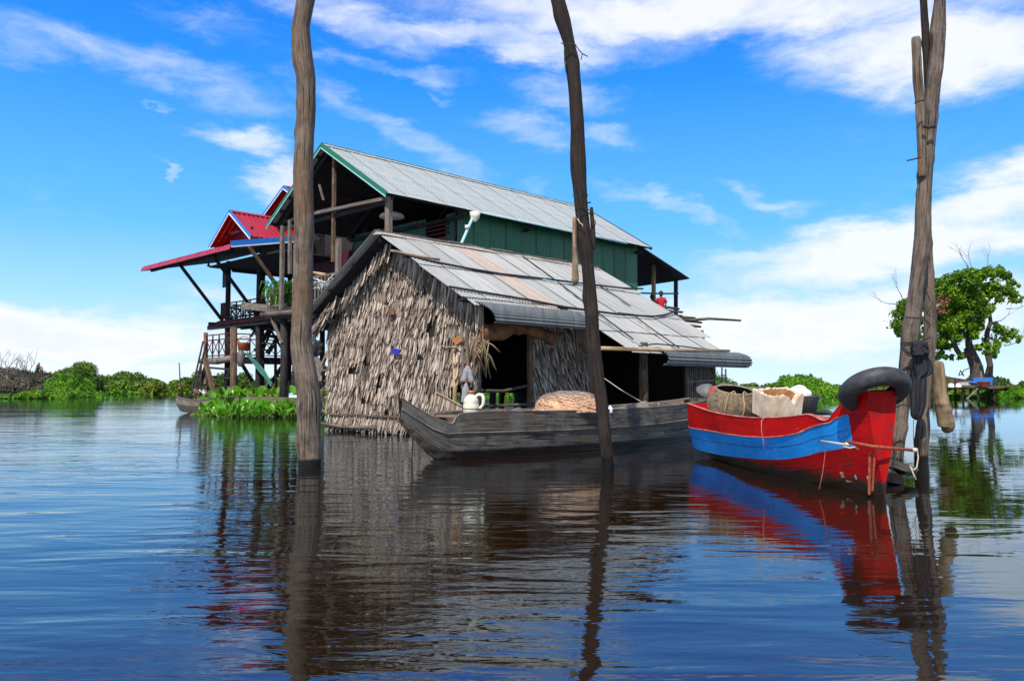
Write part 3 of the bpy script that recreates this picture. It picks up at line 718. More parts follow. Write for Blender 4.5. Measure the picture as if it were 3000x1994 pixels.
one('screen_net', 'blue_trim', root, 'poly', [pp(945, 1275, 2), pp(1125, 1270, 2), pp(1120, 1340, 2), pp(950, 1330, 2)], (0, .04, 0))
g = G(); g.tube([pp(830, 1250), pp(860, 1205), pp(905, 1185), pp(935, 1200), pp(930, 1235)], .05, 5); g.tube([pp(812, 1255), pp(828, 1205), pp(858, 1258)], .07, 5)
tag(g.build('fishing_gear', 'rope_dark'), 'looped dark wire and gear heaped on the platform roof', 'fishing gear')
tag(one('tarpaulin', 'blue_trim', None, 'poly', [pp(905, 1315, -1), pp(975, 1322, -1), pp(980, 1340, -.6), pp(915, 1334, -.6)], (0, .1, .1)), 'small blue tarpaulin spread on the fishing platform', 'tarpaulin')
tag(one('basin', 'orange_plastic', None, 'lathe', pp(1045, 1355, -.8), [(.35, 0), (.62, .45), (.66, .48), (.6, .45), (.33, .05), (.0, .04)], 14), 'orange plastic basin on the platform below the tree', 'basin')
for x, lab in ((742, 'white tub on the platform nearest the mooring posts'), (810, 'smaller white tub in the middle of the platform')):
    tag(one('tub', 'white_bag', None, 'lathe', pp(x, 1360, -.8), [(.0, .38), (.18, .36), (.26, .2), (.27, 0)], 12), lab, 'tub', 'white tubs on the platform')
tag(one('metal_sheet', 'tin_new', None, 'poly', [pp(835, 1320, -.8), pp(915, 1318, -.8), pp(925, 1342, -.8), pp(840, 1342, -.8)], (0, .3, .05)), 'bent pale metal sheet lying on the platform deck', 'metal sheet')

# small floating plants drifting on the open water
def floater(px, py, s, label, n=9, seed=0):
    c = W(px, py); rg = np.random.default_rng(seed)
    cs = [(c.x+rg.uniform(-1, 1)*s, c.y+rg.uniform(-.4, .4)*s, .05+abs(rg.normal())*s*.18) for _ in range(n)]
    V = leaf_np(cs, [(s*.12,)*3]*n, [5]*n, s*.16, seed=seed, aspect=.7)
    tag(mesh_np('floating_plant', V, 'leaf_hyacinth'), label, 'floating plant', 'small plants adrift on the water')
floater(333, 1170, .8, 'small clump of floating leaves adrift left of the far boat', 12, 1)
floater(352, 1157, .5, 'tiny upright leaf tuft behind the drifting clump on the left', 6, 2)
floater(2437, 1175, .9, 'dark twiggy clump floating behind the tyre', 9, 4)
floater(2400, 1160, 1.6, 'flat patch of leaves adrift near the far right bank', 14, 5)
# ------------------------------------------------------------------ helpers for timber buildings
def sheet_on(name, me, root, o, x, y):
    x = Vector(x).normalized(); y = Vector(y).normalized(); z = x.cross(y).normalized()
    y = z.cross(x)
    return inst(name, me, root, frame(x, y, z, o))
def railing(root, p0, p1, h, mat, npost, cross=True, t=.05, low=.12):
    p0, p1 = Vector(p0), Vector(p1)
    for f_, nm in ((h, 'top_rail'), (h*.78 if cross else None, 'mid_rail'), (low, 'bottom_rail')):
        if f_ is None: continue
        one(nm, mat, root, 'beam', p0+Z*f_, p1+Z*f_, t*1.1, t)
    for i in range(npost+1):
        q = p0.lerp(p1, i/npost)
        one('baluster', mat, root, 'beam', q+Z*0.02, q+Z*(h-.03), t, t)
        if cross and i < npost:
            r = p0.lerp(p1, (i+1)/npost); lo, hi = low, h*.78
            off = FU*.012 if abs((p1-p0).dot(FV)) > abs((p1-p0).dot(FU)) else FV*.012
            one('cross_brace', mat, root, 'beam', q+Z*lo+off, r+Z*hi+off, t*.6, t*.6)
            one('cross_brace', mat, root, 'beam', q+Z*hi-off, r+Z*lo-off, t*.6, t*.6)
def bxm(name, mat, root, a0, a1, b0, b1, z0, z1):
    g = G(); c = [B(a, b, z) for z in (z0, z1) for a, b in ((a0, b0), (a1, b0), (a1, b1), (a0, b1))]
    n = 0; g.v = [tuple(p) for p in c]
    for f in ((0, 1, 5, 4), (1, 2, 6, 5), (2, 3, 7, 6), (3, 0, 4, 7), (4, 5, 6, 7), (3, 2, 1, 0)):
        a = Vector(c[f[0]]); w = (Vector(c[f[1]])-a).length; l = (Vector(c[f[3]])-a).length
        g.face(f, [(0, 0), (w, 0), (w, l), (0, l)])
    return g.build(name, mat, root)

# ------------------------------------------------------------------ big green stilt house
GH = thing('stilt_house', 'large green tin house on stilts with long pale zinc gable roof behind the thatched hut', 'house', B(11, 12.6, 0))
A0, A1, BE, BL, BR, ZR, ZE = 4.0, 19.25, 8.7, 16.6, 12.68, 10.15, 7.66
slope = Vector((0, 0, 0))+FV*(BR-BE)+Z*(ZR-ZE); SL = slope.length
nS = 17; sw = (A1-A0)/nS
me = corr('zinc_sheet', sw+.06, SL+.02, 7, .005, 'tin_new')
me2 = corr('zinc_sheet_left', sw+.06, SL+.02, 10, .011, 'tin_new')
for i in range(nS):
    dz = .006*(i % 2)
    sheet_on('roof_sheet', me, GH, B(A0+i*sw, BE, ZE+dz), FU, slope)
    sheet_on('roof_sheet', me2, GH, B(A0+(i+1)*sw, BL, ZE+dz), -FU, -FV*(BL-BR)+Z*(ZR-ZE))
g = G()                                                   # screw heads, too small to pick apart
for i in range(nS):
    for k in range(6):
        for j in range(5):
            t = (k+.5)/6; p = B(A0+(i+j/5+.1)*sw, BE, ZE)+slope*t+Vector((0, 0, .012))
            g.beam(p, p+Z*.016, .014)
tag(g.build('screw', 'wood_dark', GH), kind='stuff')
one('ridge_cap', 'tin_new', GH, 'grid', [[B(a, BR-.22, ZR-.10), B(a, BR, ZR+.04), B(a, BR+.22, ZR-.10)] for a in (A0-.02, 9, 14, A1+.02)], False)
for s_, bb in ((1, BE-.03), (-1, BL+.03)):
    one('bargeboard', 'green_trim', GH, 'beam', B(A0-.05, bb, ZE-.05), B(A0-.05, BR, ZR-.05), .035, .17)
    one('trim_strip', 'pipe', GH, 'beam', B(A0-.075, bb, ZE-.15), B(A0-.075, BR, ZR-.16), .025, .035)
    one('bargeboard', 'wood_dark', GH, 'beam', B(A1+.03, bb, ZE-.06), B(A1+.03, BR, ZR-.05), .035, .14)
# eave gutter from the downpipe to the far end
one('gutter', 'pipe', GH, 'tube', [B(8.0, BE-.05, ZE-.03), B(13, BE-.05, ZE-.05), B(17.3, BE-.05, ZE-.06)], .035, 8)
g = G(); g.tube([B(7.95, BE-.05, ZE-.10), B(7.3, BE+.05, 6.2), B(7.2, BE+.05, 5.2)], .055, 10)
dp = g.build('downpipe', 'pipe', GH)
one('funnel', 'jug', dp, 'lathe', B(7.97, BE-.05, ZE-.42), [(.07, 0), (.17, .16), (.21, .36), (.19, .36), (.05, .05)], 12)
one('pipe_joint', 'white_paint', dp, 'lathe', B(7.62, BE, 6.93), [(.0, 0), (.08, 0), (.08, .14), (.0, .14)], 10)
# long green wall, sheet by sheet
WB = 9.35; aw0, aw1 = 7.7, 19.0; nW = 13; ww = (aw1-aw0)/nW
me = corr('wall_tin', ww+.03, 3.6, 6, .022, 'tin_green', trapez=True)
for i in range(nW): sheet_on('wall_sheet', me, GH, B(aw0+i*ww, WB-.006*(i % 2), 4.25), FU, Z)
bxm('wall_backing', 'wood_dark', GH, aw0, aw1, WB+.05, WB+.12, 4.2, 7.8)
bxm('end_wall', 'tin_green', GH, 19.0, 19.06, WB, 16.0, 4.2, 7.8)
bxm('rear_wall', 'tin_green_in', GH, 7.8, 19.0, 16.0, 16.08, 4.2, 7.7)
bxm('floor', 'wood_dark', GH, 4.3, 19.2, 9.2, 16.3, 4.12, 4.3)
# inner partition behind the open veranda, with a doorway
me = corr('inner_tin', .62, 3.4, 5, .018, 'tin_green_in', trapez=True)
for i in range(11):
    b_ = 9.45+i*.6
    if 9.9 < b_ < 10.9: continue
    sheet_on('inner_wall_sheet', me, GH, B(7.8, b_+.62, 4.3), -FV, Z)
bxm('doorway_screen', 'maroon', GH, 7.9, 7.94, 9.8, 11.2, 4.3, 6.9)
for k in range(4): one('louvre', 'wood_red', GH, 'beam', B(7.75, 9.9, 7.0+k*.16), B(7.75, 11.15, 7.0+k*.16), .04, .07)
bxm('door_curtain', 'crimson', GH, 7.83, 7.86, 10.0, 10.7, 4.9, 6.6)
g = G(); g.poly([B(4.2, BE+.1, ZE-.05), B(19.1, BE+.1, ZE-.05), B(19.1, BR, ZR-.09), B(4.2, BR, ZR-.09)], (0, 0, .02)); g.build('shade_ceiling', 'wood_dark', GH)  # added dark sheet, its colour stands in for shade under the tin
g = G(); g.poly([B(4.2, BL-.1, ZE-.05), B(19.1, BL-.1, ZE-.05), B(19.1, BR, ZR-.09), B(4.2, BR, ZR-.09)], (0, 0, .02)); g.build('shade_ceiling', 'wood_dark', GH)  # the same added shade sheet under the left slope
# purlins below the added dark sheets
for k in range(6):
    t = (k+.3)/6
    for b0, z0, sg in ((BE, ZE, 1), (BL, ZE, -1)):
        bb = b0+(BR-b0)*t; zz = z0+(ZR-z0)*t-.10
        one('purlin', 'wood_dark', GH, 'beam', B(A0+.05, bb, zz), B(A1, bb, zz), .07, .09)
for a_ in (4.35, 7.7, 11.3, 15, 18.9):
    for b0 in (BE+.15, BL-.15): one('rafter', 'wood_dark', GH, 'beam', B(a_, b0, ZE-.12), B(a_, BR, ZR-.15), .08, .12)
    one('tie_beam', 'wood_dark', GH, 'beam', B(a_, BE+.3, ZE-.2), B(a_, BL-.3, ZE-.2), .09, .14)
# veranda posts and the crossing braces of the gable
one('king_post', 'wood_brown', GH, 'beam', B(4.3, 12.35, 5.75), B(4.3, 12.35, 9.6), .13, .10)
one('veranda_post', 'wood_grey', GH, 'beam', B(4.42, 12.2, 4.2), B(4.42, 12.2, 6.6), .18, .15)
one('veranda_post', 'wood_grey', GH, 'beam', B(4.3, 9.0, 4.2), B(4.3, 9.0, 7.6), .22, .16)
one('veranda_post', 'wood_grey', GH, 'beam', B(4.3, 16.0, 4.2), B(4.3, 16.0, 7.6), .16, .14)
one('veranda_post', 'wood_grey', GH, 'beam', B(4.3, 15.4, 5.6), B(4.3, 15.45, 7.75), .14, .10)
one('gable_brace', 'wood_grey', GH, 'beam', B(4.15, 9.05, 7.53), B(4.15, 14.7, 7.72), .16, .11)
one('gable_brace', 'wood_dark', GH, 'beam', B(4.38, 16.2, 7.75), B(4.38, 12.4, 7.78), .10, .12)
one('gable_brace', 'wood_dark', GH, 'beam', B(4.25, 14.2, 8.9), B(4.25, 12.6, 9.9), .08, .1)
one('loose_slat', 'wood_grey', GH, 'beam', B(4.3, 13.35, 8.8), B(4.3, 13.05, 8.15), .08, .04)
for a_, b_ in ((4.4, 9.0), (4.4, 12.5), (4.4, 16.0), (8, 9.3), (8, 12.5), (8, 16), (12, 9.3), (12, 16), (16, 9.3), (16, 16), (19, 9.3), (19, 16), (22, 9.3), (22, 14)):
    one('stilt', 'wood_dark', GH, 'tube', [B(a_, b_, -.6), B(a_+.05, b_-.04, 2), B(a_, b_, 4.2)], [.16, .15, .14], 8, wob=.05)
one('floor_beam', 'wood_dark', GH, 'beam', B(4.3, 8.9, 4.0), B(4.3, 16.3, 4.0), .2, .3)
one('floor_pole', 'wood_grey', GH, 'tube', [B(4.1, 9, 4.02), B(4.05, 13, 4.0), B(4.1, 17.2, 4.08)], .10, 8)
one('floor_pole', 'wood_grey', GH, 'tube', [B(4.0, 9, 3.75), B(4.0, 13.2, 3.72)], .07, 8)
one('floor_beam', 'wood_dark', GH, 'beam', B(4.3, 9.1, 3.9), B(19, 9.1, 3.9), .18, .25)
one('knee_brace', 'wood_grey', GH, 'beam', B(4.2, 16.6, 3.95), B(4.3, 15.9, 2.9), .1)
one('knee_brace', 'wood_grey', GH, 'beam', B(4.25, 13.8, 2.7), B(4.2, 12.6, 3.8), .1)
one('knee_brace', 'wood_dark', GH, 'beam', B(4.3, 14.0, 2.6), B(4.3, 12.3, 1.6), .08)
one('knee_brace', 'wood_dark', GH, 'beam', B(4.35, 13.4, 1.5), B(4.3, 12.3, .9), .08)
# plain slatted balustrade of the veranda
def slat_rail(p0, p1, h, n):
    p0, p1 = Vector(p0), Vector(p1)
    for z_ in (h, h*.72, .12): one('handrail', 'wood_grey', GH, 'beam', p0+Z*z_, p1+Z*z_, .07, .07)
    for i in range(n+1): one('baluster', 'wood_grey', GH, 'beam', p0.lerp(p1, i/n), p0.lerp(p1, i/n)+Z*(h-.02), .055)
slat_rail(B(4.35, 9.3, 4.3), B(4.35, 15.2, 4.3), 1.02, 26)
slat_rail(B(4.35, 16.0, 4.3), B(4.35, 17.2, 4.3), .82, 5)
bxm('rail_board', 'wood_grey', GH, 4.28, 4.32, 9.3, 15.2, 4.05, 4.32)
# rear lean-to porch beyond the far end wall, poles and deck
e0, e1, e2, e3 = B(19.2, 9.75, 7.72), B(24.0, 9.6, 6.72), B(24.0, 15.5, 6.72), B(19.2, 15.5, 7.72)
d0 = pB(1865, 840, 9.7); 
g = G(); g.poly([B(19.08, 13.3, 8.45), P(1886, 729, 38.4), P(2020, 817, 41.5), P(1990, 822, 44.5), P(1866, 840, 46)], (0, 0, .05)); g.build('porch_roof', 'wood_dark', GH)
for (x, y0, y1, Y, w) in ((1915, 776, 905, 41, .11), (1980, 822, 925, 42, .11)): one('porch_post', 'bamboo' if x < 1950 else 'wood_dark', GH, 'tube', [P(x, y1, Y), P(x, y0, Y)], w, 8)
one('porch_rail', 'pole', GH, 'tube', [P(1868, 858, 41), P(1940, 860, 41), P(1987, 859.5, 42)], .045, 6)
one('porch_rail', 'pole', GH, 'tube', [P(1930, 896, 40), P(1988, 905, 42)], .07, 6)
one('porch_deck', 'wood_dark', GH, 'poly', [P(1860, 925, 40), P(1990, 925, 41), P(2000, 922, 45), P(1860, 922, 46)], (0, 0, -.15))
for (x0, y0, x1, y1) in ((1940, 907, 2000, 914), (1960, 918, 1996, 926), (1950, 912, 1990, 928), (1972, 912, 1996, 915)): one('porch_pole', 'pole', GH, 'tube', [P(x0, y0, 40), P(x1, y1, 42)], .05, 6)
g = G(); g.lathe(P(1148, 634, 29.3), [(.0, .16), (.2, .15), (.40, .08), (.46, -.02), (.42, -.06), (.2, -.10), (.0, -.11)], 20)
tag(g.build('hanging_dish', 'pale_panel'), 'pale round dish hanging under the roof of the green house veranda', 'dish')
g = G(); g.tube([P(1108, 690, 30), P(1108, 672, 30)], [.10, .06], 10); tag(g.build('hanging_bottle', 'jug'), 'small pale bottle hanging below the green house roof above the hut ridge', 'bottle')
g = G(); rg = random.Random(4)
for k in range(13):
    x = 938+rg.uniform(0, 22); y = 832+rg.uniform(0, 32); p = P(x, y, 27.0+rg.uniform(-.3, .3)); g.tube([p, p+FV*rg.uniform(-.5, .5)+Z*rg.uniform(.05, .25)+FU*rg.uniform(-.2, .2), p+FV*rg.uniform(-.8, .8)+Z*rg.uniform(0, .4)], .012, 4)
tag(g.build('wire_bundle', 'white_paint'), 'tangled white wire rods leaning on the green house balcony rail', 'wire')

# two people on the far porch
def person(name, label, loc, yaw, shirt, s=1.0, group=None):
    root = thing(name, label, 'person', loc, group)
    def R(x, y, z):
        c, n = math.cos(yaw), math.sin(yaw); return Vector(((x*c-y*n)*s, (x*n+y*c)*s, z*s))
    J = [(0, 0, .05), (0, 0, .25), (0, .02, .47), (0, .02, .57), (0, .03, .63), (0, .05, .74),
         (-.17, .02, .52), (-.23, .05, .30), (-.18, .20, .14), (.17, .02, .52), (.23, .05, .30), (.18, .20, .14),
         (-.10, .05, .03), (-.16, .42, .10), (-.16, .46, -.28), (-.16, .56, -.36), (.10, .05, .03), (.16, .42, .10), (.16, .46, -.28), (.16, .56, -.36)]
    E_ = [(0, 1), (1, 2), (2, 3), (3, 4), (4, 5), (2, 6), (6, 7), (7, 8), (2, 9), (9, 10), (10, 11), (0, 12), (12, 13), (13, 14), (14, 15), (0, 16), (16, 17), (17, 18), (18, 19)]
    rad = [.15, .14, .15, .06, .055, .09, .065, .05, .035, .065, .05, .035, .10, .08, .055, .04, .10, .08, .055, .04]
    me = bpy.data.meshes.new(name+'_body'); me.from_pydata([tuple(R(*j)) for j in J], E_, []); me.materials.append(M['skin'])
    o = bpy.data.objects.new('body', me); link(o, root, loc)
    sk = o.modifiers.new('skin', 'SKIN')
    for i, r in enumerate(rad): me.skin_vertices[0].data[i].radius = (r*s, r*.8*s)
    me.skin_vertices[0].data[0].use_root = True
    ss = o.modifiers.new('subd', 'SUBSURF'); ss.levels = ss.render_levels = 2
    W0 = lambda x, y, z: Vector(loc)+R(x, y, z)
    g = G(); g.lathe(W0(0, .04, .64), [(.0, -.02), (.055*s, .0), (.085*s, .06*s), (.098*s, .13*s), (.085*s, .20*s), (.04*s, .245*s), (.0, .25*s)], 16); g.build('head', 'skin', root)
    g = G(); g.lathe(W0(0, .02, .70), [(.095*s, .0), (.107*s, .08*s), (.092*s, .155*s), (.045*s, .198*s), (.0, .202*s)], 16); g.lathe(W0(0, -.05, .68), [(.0, -.05*s), (.07*s, 0), (.075*s, .06*s), (0, .1*s)], 10); g.build('hair', 'hair', root)
    g = G()
    rows = []
    for z_, rx, ry in ((.02, .17, .14), (.2, .165, .135), (.36, .19, .14), (.48, .205, .13), (.54, .15, .11), (.58, .075, .07)):
        rows.append([W0(rx*math.cos(t*PI/8), ry*math.sin(t*PI/8)+.01, z_) for t in range(16)])
    g.grid(rows, True, True)
    for sx in (-1, 1): g.tube([W0(sx*.15, .02, .52), W0(sx*.22, .04, .38), W0(sx*.235, .06, .31)], [.075*s, .068*s, .062*s], 10)
    g.build('shirt', shirt, root)
    return root
person('person', 'person in a red shirt sitting on the far porch with their back turned', P(1937, 905, 39.6), math.radians(-20), 'red_shirt', 1.0)
person('person', 'dark dressed person sitting behind the porch post left of the red shirt', P(1912, 912, 39.9), math.radians(60), 'dark_shirt', .95)

# ------------------------------------------------------------------ red roofed stilt house
RH = thing('red_roof_house', 'stilt house with red ribbed roof, blue fascias and open railed decks at the left', 'house', B(9, 22, 0))
def prof_sheet(name, w, ribs, amp, prof, mat):
    """ribbed sheet bent to a profile (run, rise); x across the ribs"""
    g = G(); nx = ribs*4; rows = []
    for (y, z) in prof: rows.append([(w*i/nx, y, z+amp*(0.5+0.5*math.cos(2*PI*i/4))) for i in range(nx+1)])
    g.grid(rows); me = bpy.data.meshes.new(name); me.from_pydata([tuple(p) for p in g.v], [], g.f)
    uvl = me.uv_layers.new(name='UVMap'); uvl.data.foreach_set('uv', np.array(g.uv, dtype=np.float32).ravel())
    me.polygons.foreach_set('use_smooth', g.sm); me.materials.append(M[mat]); return me
# front lean-to: from the drooping eave (a 3.45) up to a 7.2
pr = [(0, 6.86), (.04, 6.98), (.14, 7.09), (.32, 7.16), (.8, 7.26), (3.9, 7.92)]
nL = 9; wL = (28.2-18.8)/nL
me = prof_sheet('lean_to_sheet', wL+.03, 4, .045, pr, 'tin_red')
for i in range(nL):                # x runs towards -v, y towards +u
    inst('porch_roof_sheet', me, RH, frame(-FV, FU, Z, B(3.45, 18.8+(i+1)*wL, 0)+Z*.004*(i % 2)))
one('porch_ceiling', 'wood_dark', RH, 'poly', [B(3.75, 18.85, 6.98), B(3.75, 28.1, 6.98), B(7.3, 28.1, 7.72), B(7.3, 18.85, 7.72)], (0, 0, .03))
one('eave_beam', 'wood_dark', RH, 'beam', B(3.9, 19.3, 6.93), B(3.9, 28.0, 6.93), .10, .10)
one('fascia', 'blue_trim', RH, 'beam', B(3.5, 18.75, 7.10), B(7.3, 18.75, 7.86), .03, .26)
one('fascia_edge', 'white_trim', RH, 'beam', B(3.5, 18.72, 6.98), B(7.3, 18.72, 7.73), .03, .05)
one('hip_fascia', 'blue_trim', RH, 'beam', B(3.5, 28.22, 6.95), B(7.3, 28.22, 7.8), .03, .12)
# two stepped front gables
def gable(ax, ab, az, half, drop, L, ribs, face, nm='gable'):
    for s_ in (1, -1):
        nsh = max(1, round(L/.9)); w_ = L/nsh
        v_ = FV*(half*-s_)+Z*drop; lv = v_.length
        me = corr(nm+'_sheet', w_+.03, lv, 4, .03, 'tin_red')
        for i in range(nsh):
            if s_ < 0: sheet_on('gable_sheet', me, RH, B(ax+i*w_, ab-half, az-drop), FU, FV*half+Z*drop)
            else: sheet_on('gable_sheet', me, RH, B(ax+(i+1)*w_, ab+half, az-drop), -FU, -FV*half+Z*drop)
        one('bargeboard', 'blue_trim', RH, 'beam', B(ax-.04, ab+s_*half, az-drop-.02), B(ax-.04, ab, az-.02), .03, .12)
        one('bargeboard_edge', 'white_trim', RH, 'beam', B(ax-.065, ab+s_*(half-.03), az-drop-.13), B(ax-.065, ab, az-.13), .03, .045)
    g = G(); g.poly([B(ax+face, ab-half+.1, az-drop), B(ax+face, ab, az-.08), B(ax+face, ab+half-.1, az-drop)], FU*.05); g.build('gable_panel', 'maroon', RH)
    one('ridge_cap', 'tin_red', RH, 'grid', [[B(a, ab-.16, az-.06), B(a, ab, az+.05), B(a, ab+.16, az-.06)] for a in (ax-.05, ax+L/2, ax+L)], False)
gable(4.55, 21.0, 9.0, 2.0, 1.40, 2.7, 4, .75)
gable(7.25, 21.1, 10.6, 2.6, 1.45, 9.0, 4, .9, 'main_gable')
bxm('gable_infill', 'maroon', RH, 8.2, 8.25, 18.6, 23.6, 7.4, 9.15)
one('gable_batten', 'wood_red', RH, 'beam', B(4.9, 19.6, 8.1), B(4.9, 22.4, 8.1), .05, .1)
# soffit running back under the main roof, side header, walls
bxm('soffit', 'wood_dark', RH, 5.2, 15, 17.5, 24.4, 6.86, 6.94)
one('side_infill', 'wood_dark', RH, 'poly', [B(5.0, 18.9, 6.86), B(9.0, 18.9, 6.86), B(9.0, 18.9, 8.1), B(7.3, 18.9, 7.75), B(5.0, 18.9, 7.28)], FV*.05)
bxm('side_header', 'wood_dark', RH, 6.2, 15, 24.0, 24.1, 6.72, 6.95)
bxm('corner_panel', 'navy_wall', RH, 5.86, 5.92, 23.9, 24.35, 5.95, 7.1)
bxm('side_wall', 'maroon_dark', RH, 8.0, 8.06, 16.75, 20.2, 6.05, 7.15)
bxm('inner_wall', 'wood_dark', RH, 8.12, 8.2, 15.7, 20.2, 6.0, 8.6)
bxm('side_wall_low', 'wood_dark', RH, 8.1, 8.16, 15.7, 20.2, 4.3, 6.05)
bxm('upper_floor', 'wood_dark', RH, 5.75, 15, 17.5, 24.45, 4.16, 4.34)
one('floor_edge', 'wood_red', RH, 'beam', B(5.7, 17.5, 4.22), B(5.7, 24.5, 4.22), .06, .16)
one('floor_beam', 'wood_dark', RH, 'beam', B(5.85, 25.75, 4.24), B(9.3, 23.9, 4.2), .16, .22)
one('floor_beam', 'wood_dark', RH, 'beam', B(5.85, 25.7, 4.06), B(5.85, 17.5, 4.06), .16, .2)
for a_, b_, z1 in ((5.95, 23.9, 7.2), (7.8, 24.0, 6.9), (9.3, 24.0, 6.9), (5.95, 20.9, 7.2), (5.95, 17.7, 7.2), (9.3, 20.9, 4.2), (9.3, 17.9, 4.2), (12, 24, 6.9)):
    one('stilt_post', 'wood_dark', RH, 'tube', [B(a_, b_, -.7), B(a_+.03, b_, 1.5), B(a_, b_+.02, 4.2), B(a_, b_, z1)], [.15, .14, .125, .12], 8, wob=.05)
for b_ in (24.3, 20.85, 17.6):
    one('eave_bracket', 'wood_dark' if b_ > 18 else 'wood_brown', RH, 'beam', B(5.85, b_, 4.38), B(3.75, b_+.1, 6.9), .11, .13)
railing(RH, B(5.9, 17.6, 4.34), B(5.9, 24.3, 4.34), .82, 'wood_red', 10)
railing(RH, B(5.9, 24.35, 4.34), B(9.3, 24.2, 4.34), .82, 'wood_red', 5)
bxm('corner_board', 'wood_red', RH, 5.84, 5.9, 23.9, 24.45, 4.4, 5.2)
for k in range(6): one('floor_joist', 'wood_dark', RH, 'beam', B(6.4+k*.55, 17.5, 4.05), B(6.4+k*.55, 24.5, 4.05), .09, .16)
for (x0, y0, x1, y1) in ((765, 1040, 800, 955), (842, 1050, 790, 960), (690, 960, 660, 1010), (842, 960, 800, 1000), (740, 960, 770, 1010)): one('cross_brace', 'wood_dark', RH, 'beam', P(x0, y0, 38.5), P(x1, y1, 38.5), .09)
railing(RH, B(6.1, 24.3, 4.34), B(6.1, 17.8, 4.34), .62, 'wood_red', 14, t=.04)
railing(RH, B(9.3, 24.4, 2.5), B(9.3, 21.9, 2.5), 1.0, 'wood_red', 4)
# lower deck
DB, DA = 21.78, 5.2
bxm('lower_deck', 'wood_dark', RH, DA+.1, 9.4, DB, 24.6, 2.36, 2.5)
for k in range(9): one('deck_board', 'wood_dark', RH, 'beam', B(DA+.2+k*.46, DB-.05, 2.52), B(DA+.2+k*.46, 24.6, 2.52), .4, .035)
one('deck_log', 'wood_grey', RH, 'tube', [B(DA, DB-.1, 2.46), B(DA-.05, 23.3, 2.36), B(DA, 25.0, 2.38)], [.15, .17, .14], 10, wob=.07)
one('deck_log', 'wood_dark', RH, 'beam', B(DA, DB, 2.34), B(9.5, DB, 2.34), .16, .26)
for a_, b_, top, r, mt in ((DA, DB, 3.86, .15, 'wood_brown'), (DA, 24.6, 3.75, .10, 'wood_brown'), (9.4, DB, 3.5, .10, 'wood_dark'), (7.3, DB, 3.5, .07, 'wood_red')):
    one('deck_post', mt, RH, 'tube', [B(a_, b_, -.6), B(a_+.03, b_-.03, 1.2), B(a_, b_, top)], [r*1.15, r*1.05, r], 9, wob=.06)
one('post_sleeve', 'wood_grey', RH, 'tube', [B(DA-.05, DB-.02, -.5), B(DA-.04, DB-.02, 1.15)], [.21, .20], 9, wob=.07)
railing(RH, B(DA, DB+.12, 2.5), B(DA, 24.5, 2.5), 1.1, 'wood_red', 4)
railing(RH, B(DA+.15, DB, 2.5), B(9.3, DB, 2.5), 1.08, 'wood_red', 6)
# braces and steps under and beside the decks
one('ground_brace', 'wood_dark', RH, 'beam', P(710, 1068, 38), P(765, 1160, 38), .14)
one('ground_brace', 'wood_dark', RH, 'beam', P(835, 1060, 38), P(778, 1148, 38), .17)
one('leaning_strut', 'wood_brown', RH, 'beam', P(601, 1052, 36.6), P(626, 1150, 36.2), .16)
one('leaning_strut', 'wood_dark', RH, 'beam', P(605, 1062, 36.8), P(584, 1140, 36.2), .12)
one('leaning_strut', 'wood_dark', RH, 'beam', P(680, 1050, 37.5), P(656, 1155, 37.5), .11)
for k, y in enumerate((1079, 1104, 1130)):
    one('rung', 'wood_dark', RH, 'beam', P(608-k*7, y-3, 37.2), P(676+k, y+3, 37.0), .09)
g = G(); g.beam(P(606, 1000, 37), P(571, 1140, 36), .07); g.beam(P(595, 1000, 37.4), P(560, 1155, 36), .06); g.beam(P(590, 1058, 36.6), P(588, 1140, 36), .07)
g.build('ladder_rail', 'wood_dark', RH)
one('stair_stringer', 'wood_dark', RH, 'beam', P(748, 1030, 38), P(832, 900, 38.5), .09, .2)
one('stair_stringer', 'wood_dark', RH, 'beam', P(783, 1036, 37), P(858, 925, 37.5), .09, .2)
for k in range(6): one('stair_tread', 'wood_brown' if k % 2 else 'wood_dark', RH, 'beam', P(752+k*14, 1022-k*20, 38), P(786+k*13, 1026-k*18, 37), .3, .06)
one('plank_beam', 'wood_grey', RH, 'beam', P(709, 895, 35.5), P(838, 908, 34.8), .12, .30)
one('diagonal_pole', 'wood_dark', RH, 'beam', P(736, 986, 37.5), P(775, 905, 38), .08)
one('diagonal_pole', 'wood_dark', RH, 'beam', P(752, 982, 37.5), P(790, 915, 38), .08)
# items around the decks
g = G(); g.lathe(P(714, 1027, 36.4), [(.0, 0), (.23, 0), (.28, .34), (.29, .36), (.27, .35), (.22, .04), (.0, .03)], 18)
bk = thing('bucket', 'orange plastic bucket on the lower deck beside the corner post', 'bucket', P(714, 1027, 36.4)); g.build('pail', 'orange_plastic', bk)
g = G(); c = P(714, 1027, 36.4)+Z*.34; g.tube([c+Vector((.28*math.cos(t), 0, .3*math.sin(t))) for t in [PI*i/8 for i in range(9)]], .02, 6); g.build('handle', 'orange_plastic', bk)
g = G(); g.lathe(P(706, 1074, 36.2), [(.0, 0), (.14, .03), (.16, .25), (.17, .5), (.15, .62), (.06, .74)], 12)
tag(g.build('hanging_bag', 'bucket_grey'), 'dark grey bag hanging from the deck corner post', 'bag')
g = G(); rows = []
for i in range(12):
    t = i/11; c = P(718+78*t**.9, 1034+92*t**1.1, 36.2-.4*t); w = .04+.14*math.sin(min(1, t*1.25)*PI*.62)*(1-.55*t)
    rows.append([c+Vector((0.35*w*k, .05*math.sin(k*7+i), .9*w*k)) for k in (-1, -.6, -.2, .2, .6, 1)])
g.grid(rows); tag(g.build('net_cloth', 'green_net'), 'sea green net cloth hanging in a long swag below the lower deck', 'net')
g = G(); g.lathe(P(566, 1147, 35.8), [(.0, 0), (.10, 0), (.55, .55), (.5, .56), (.0, .1)], 4); 
g = G()
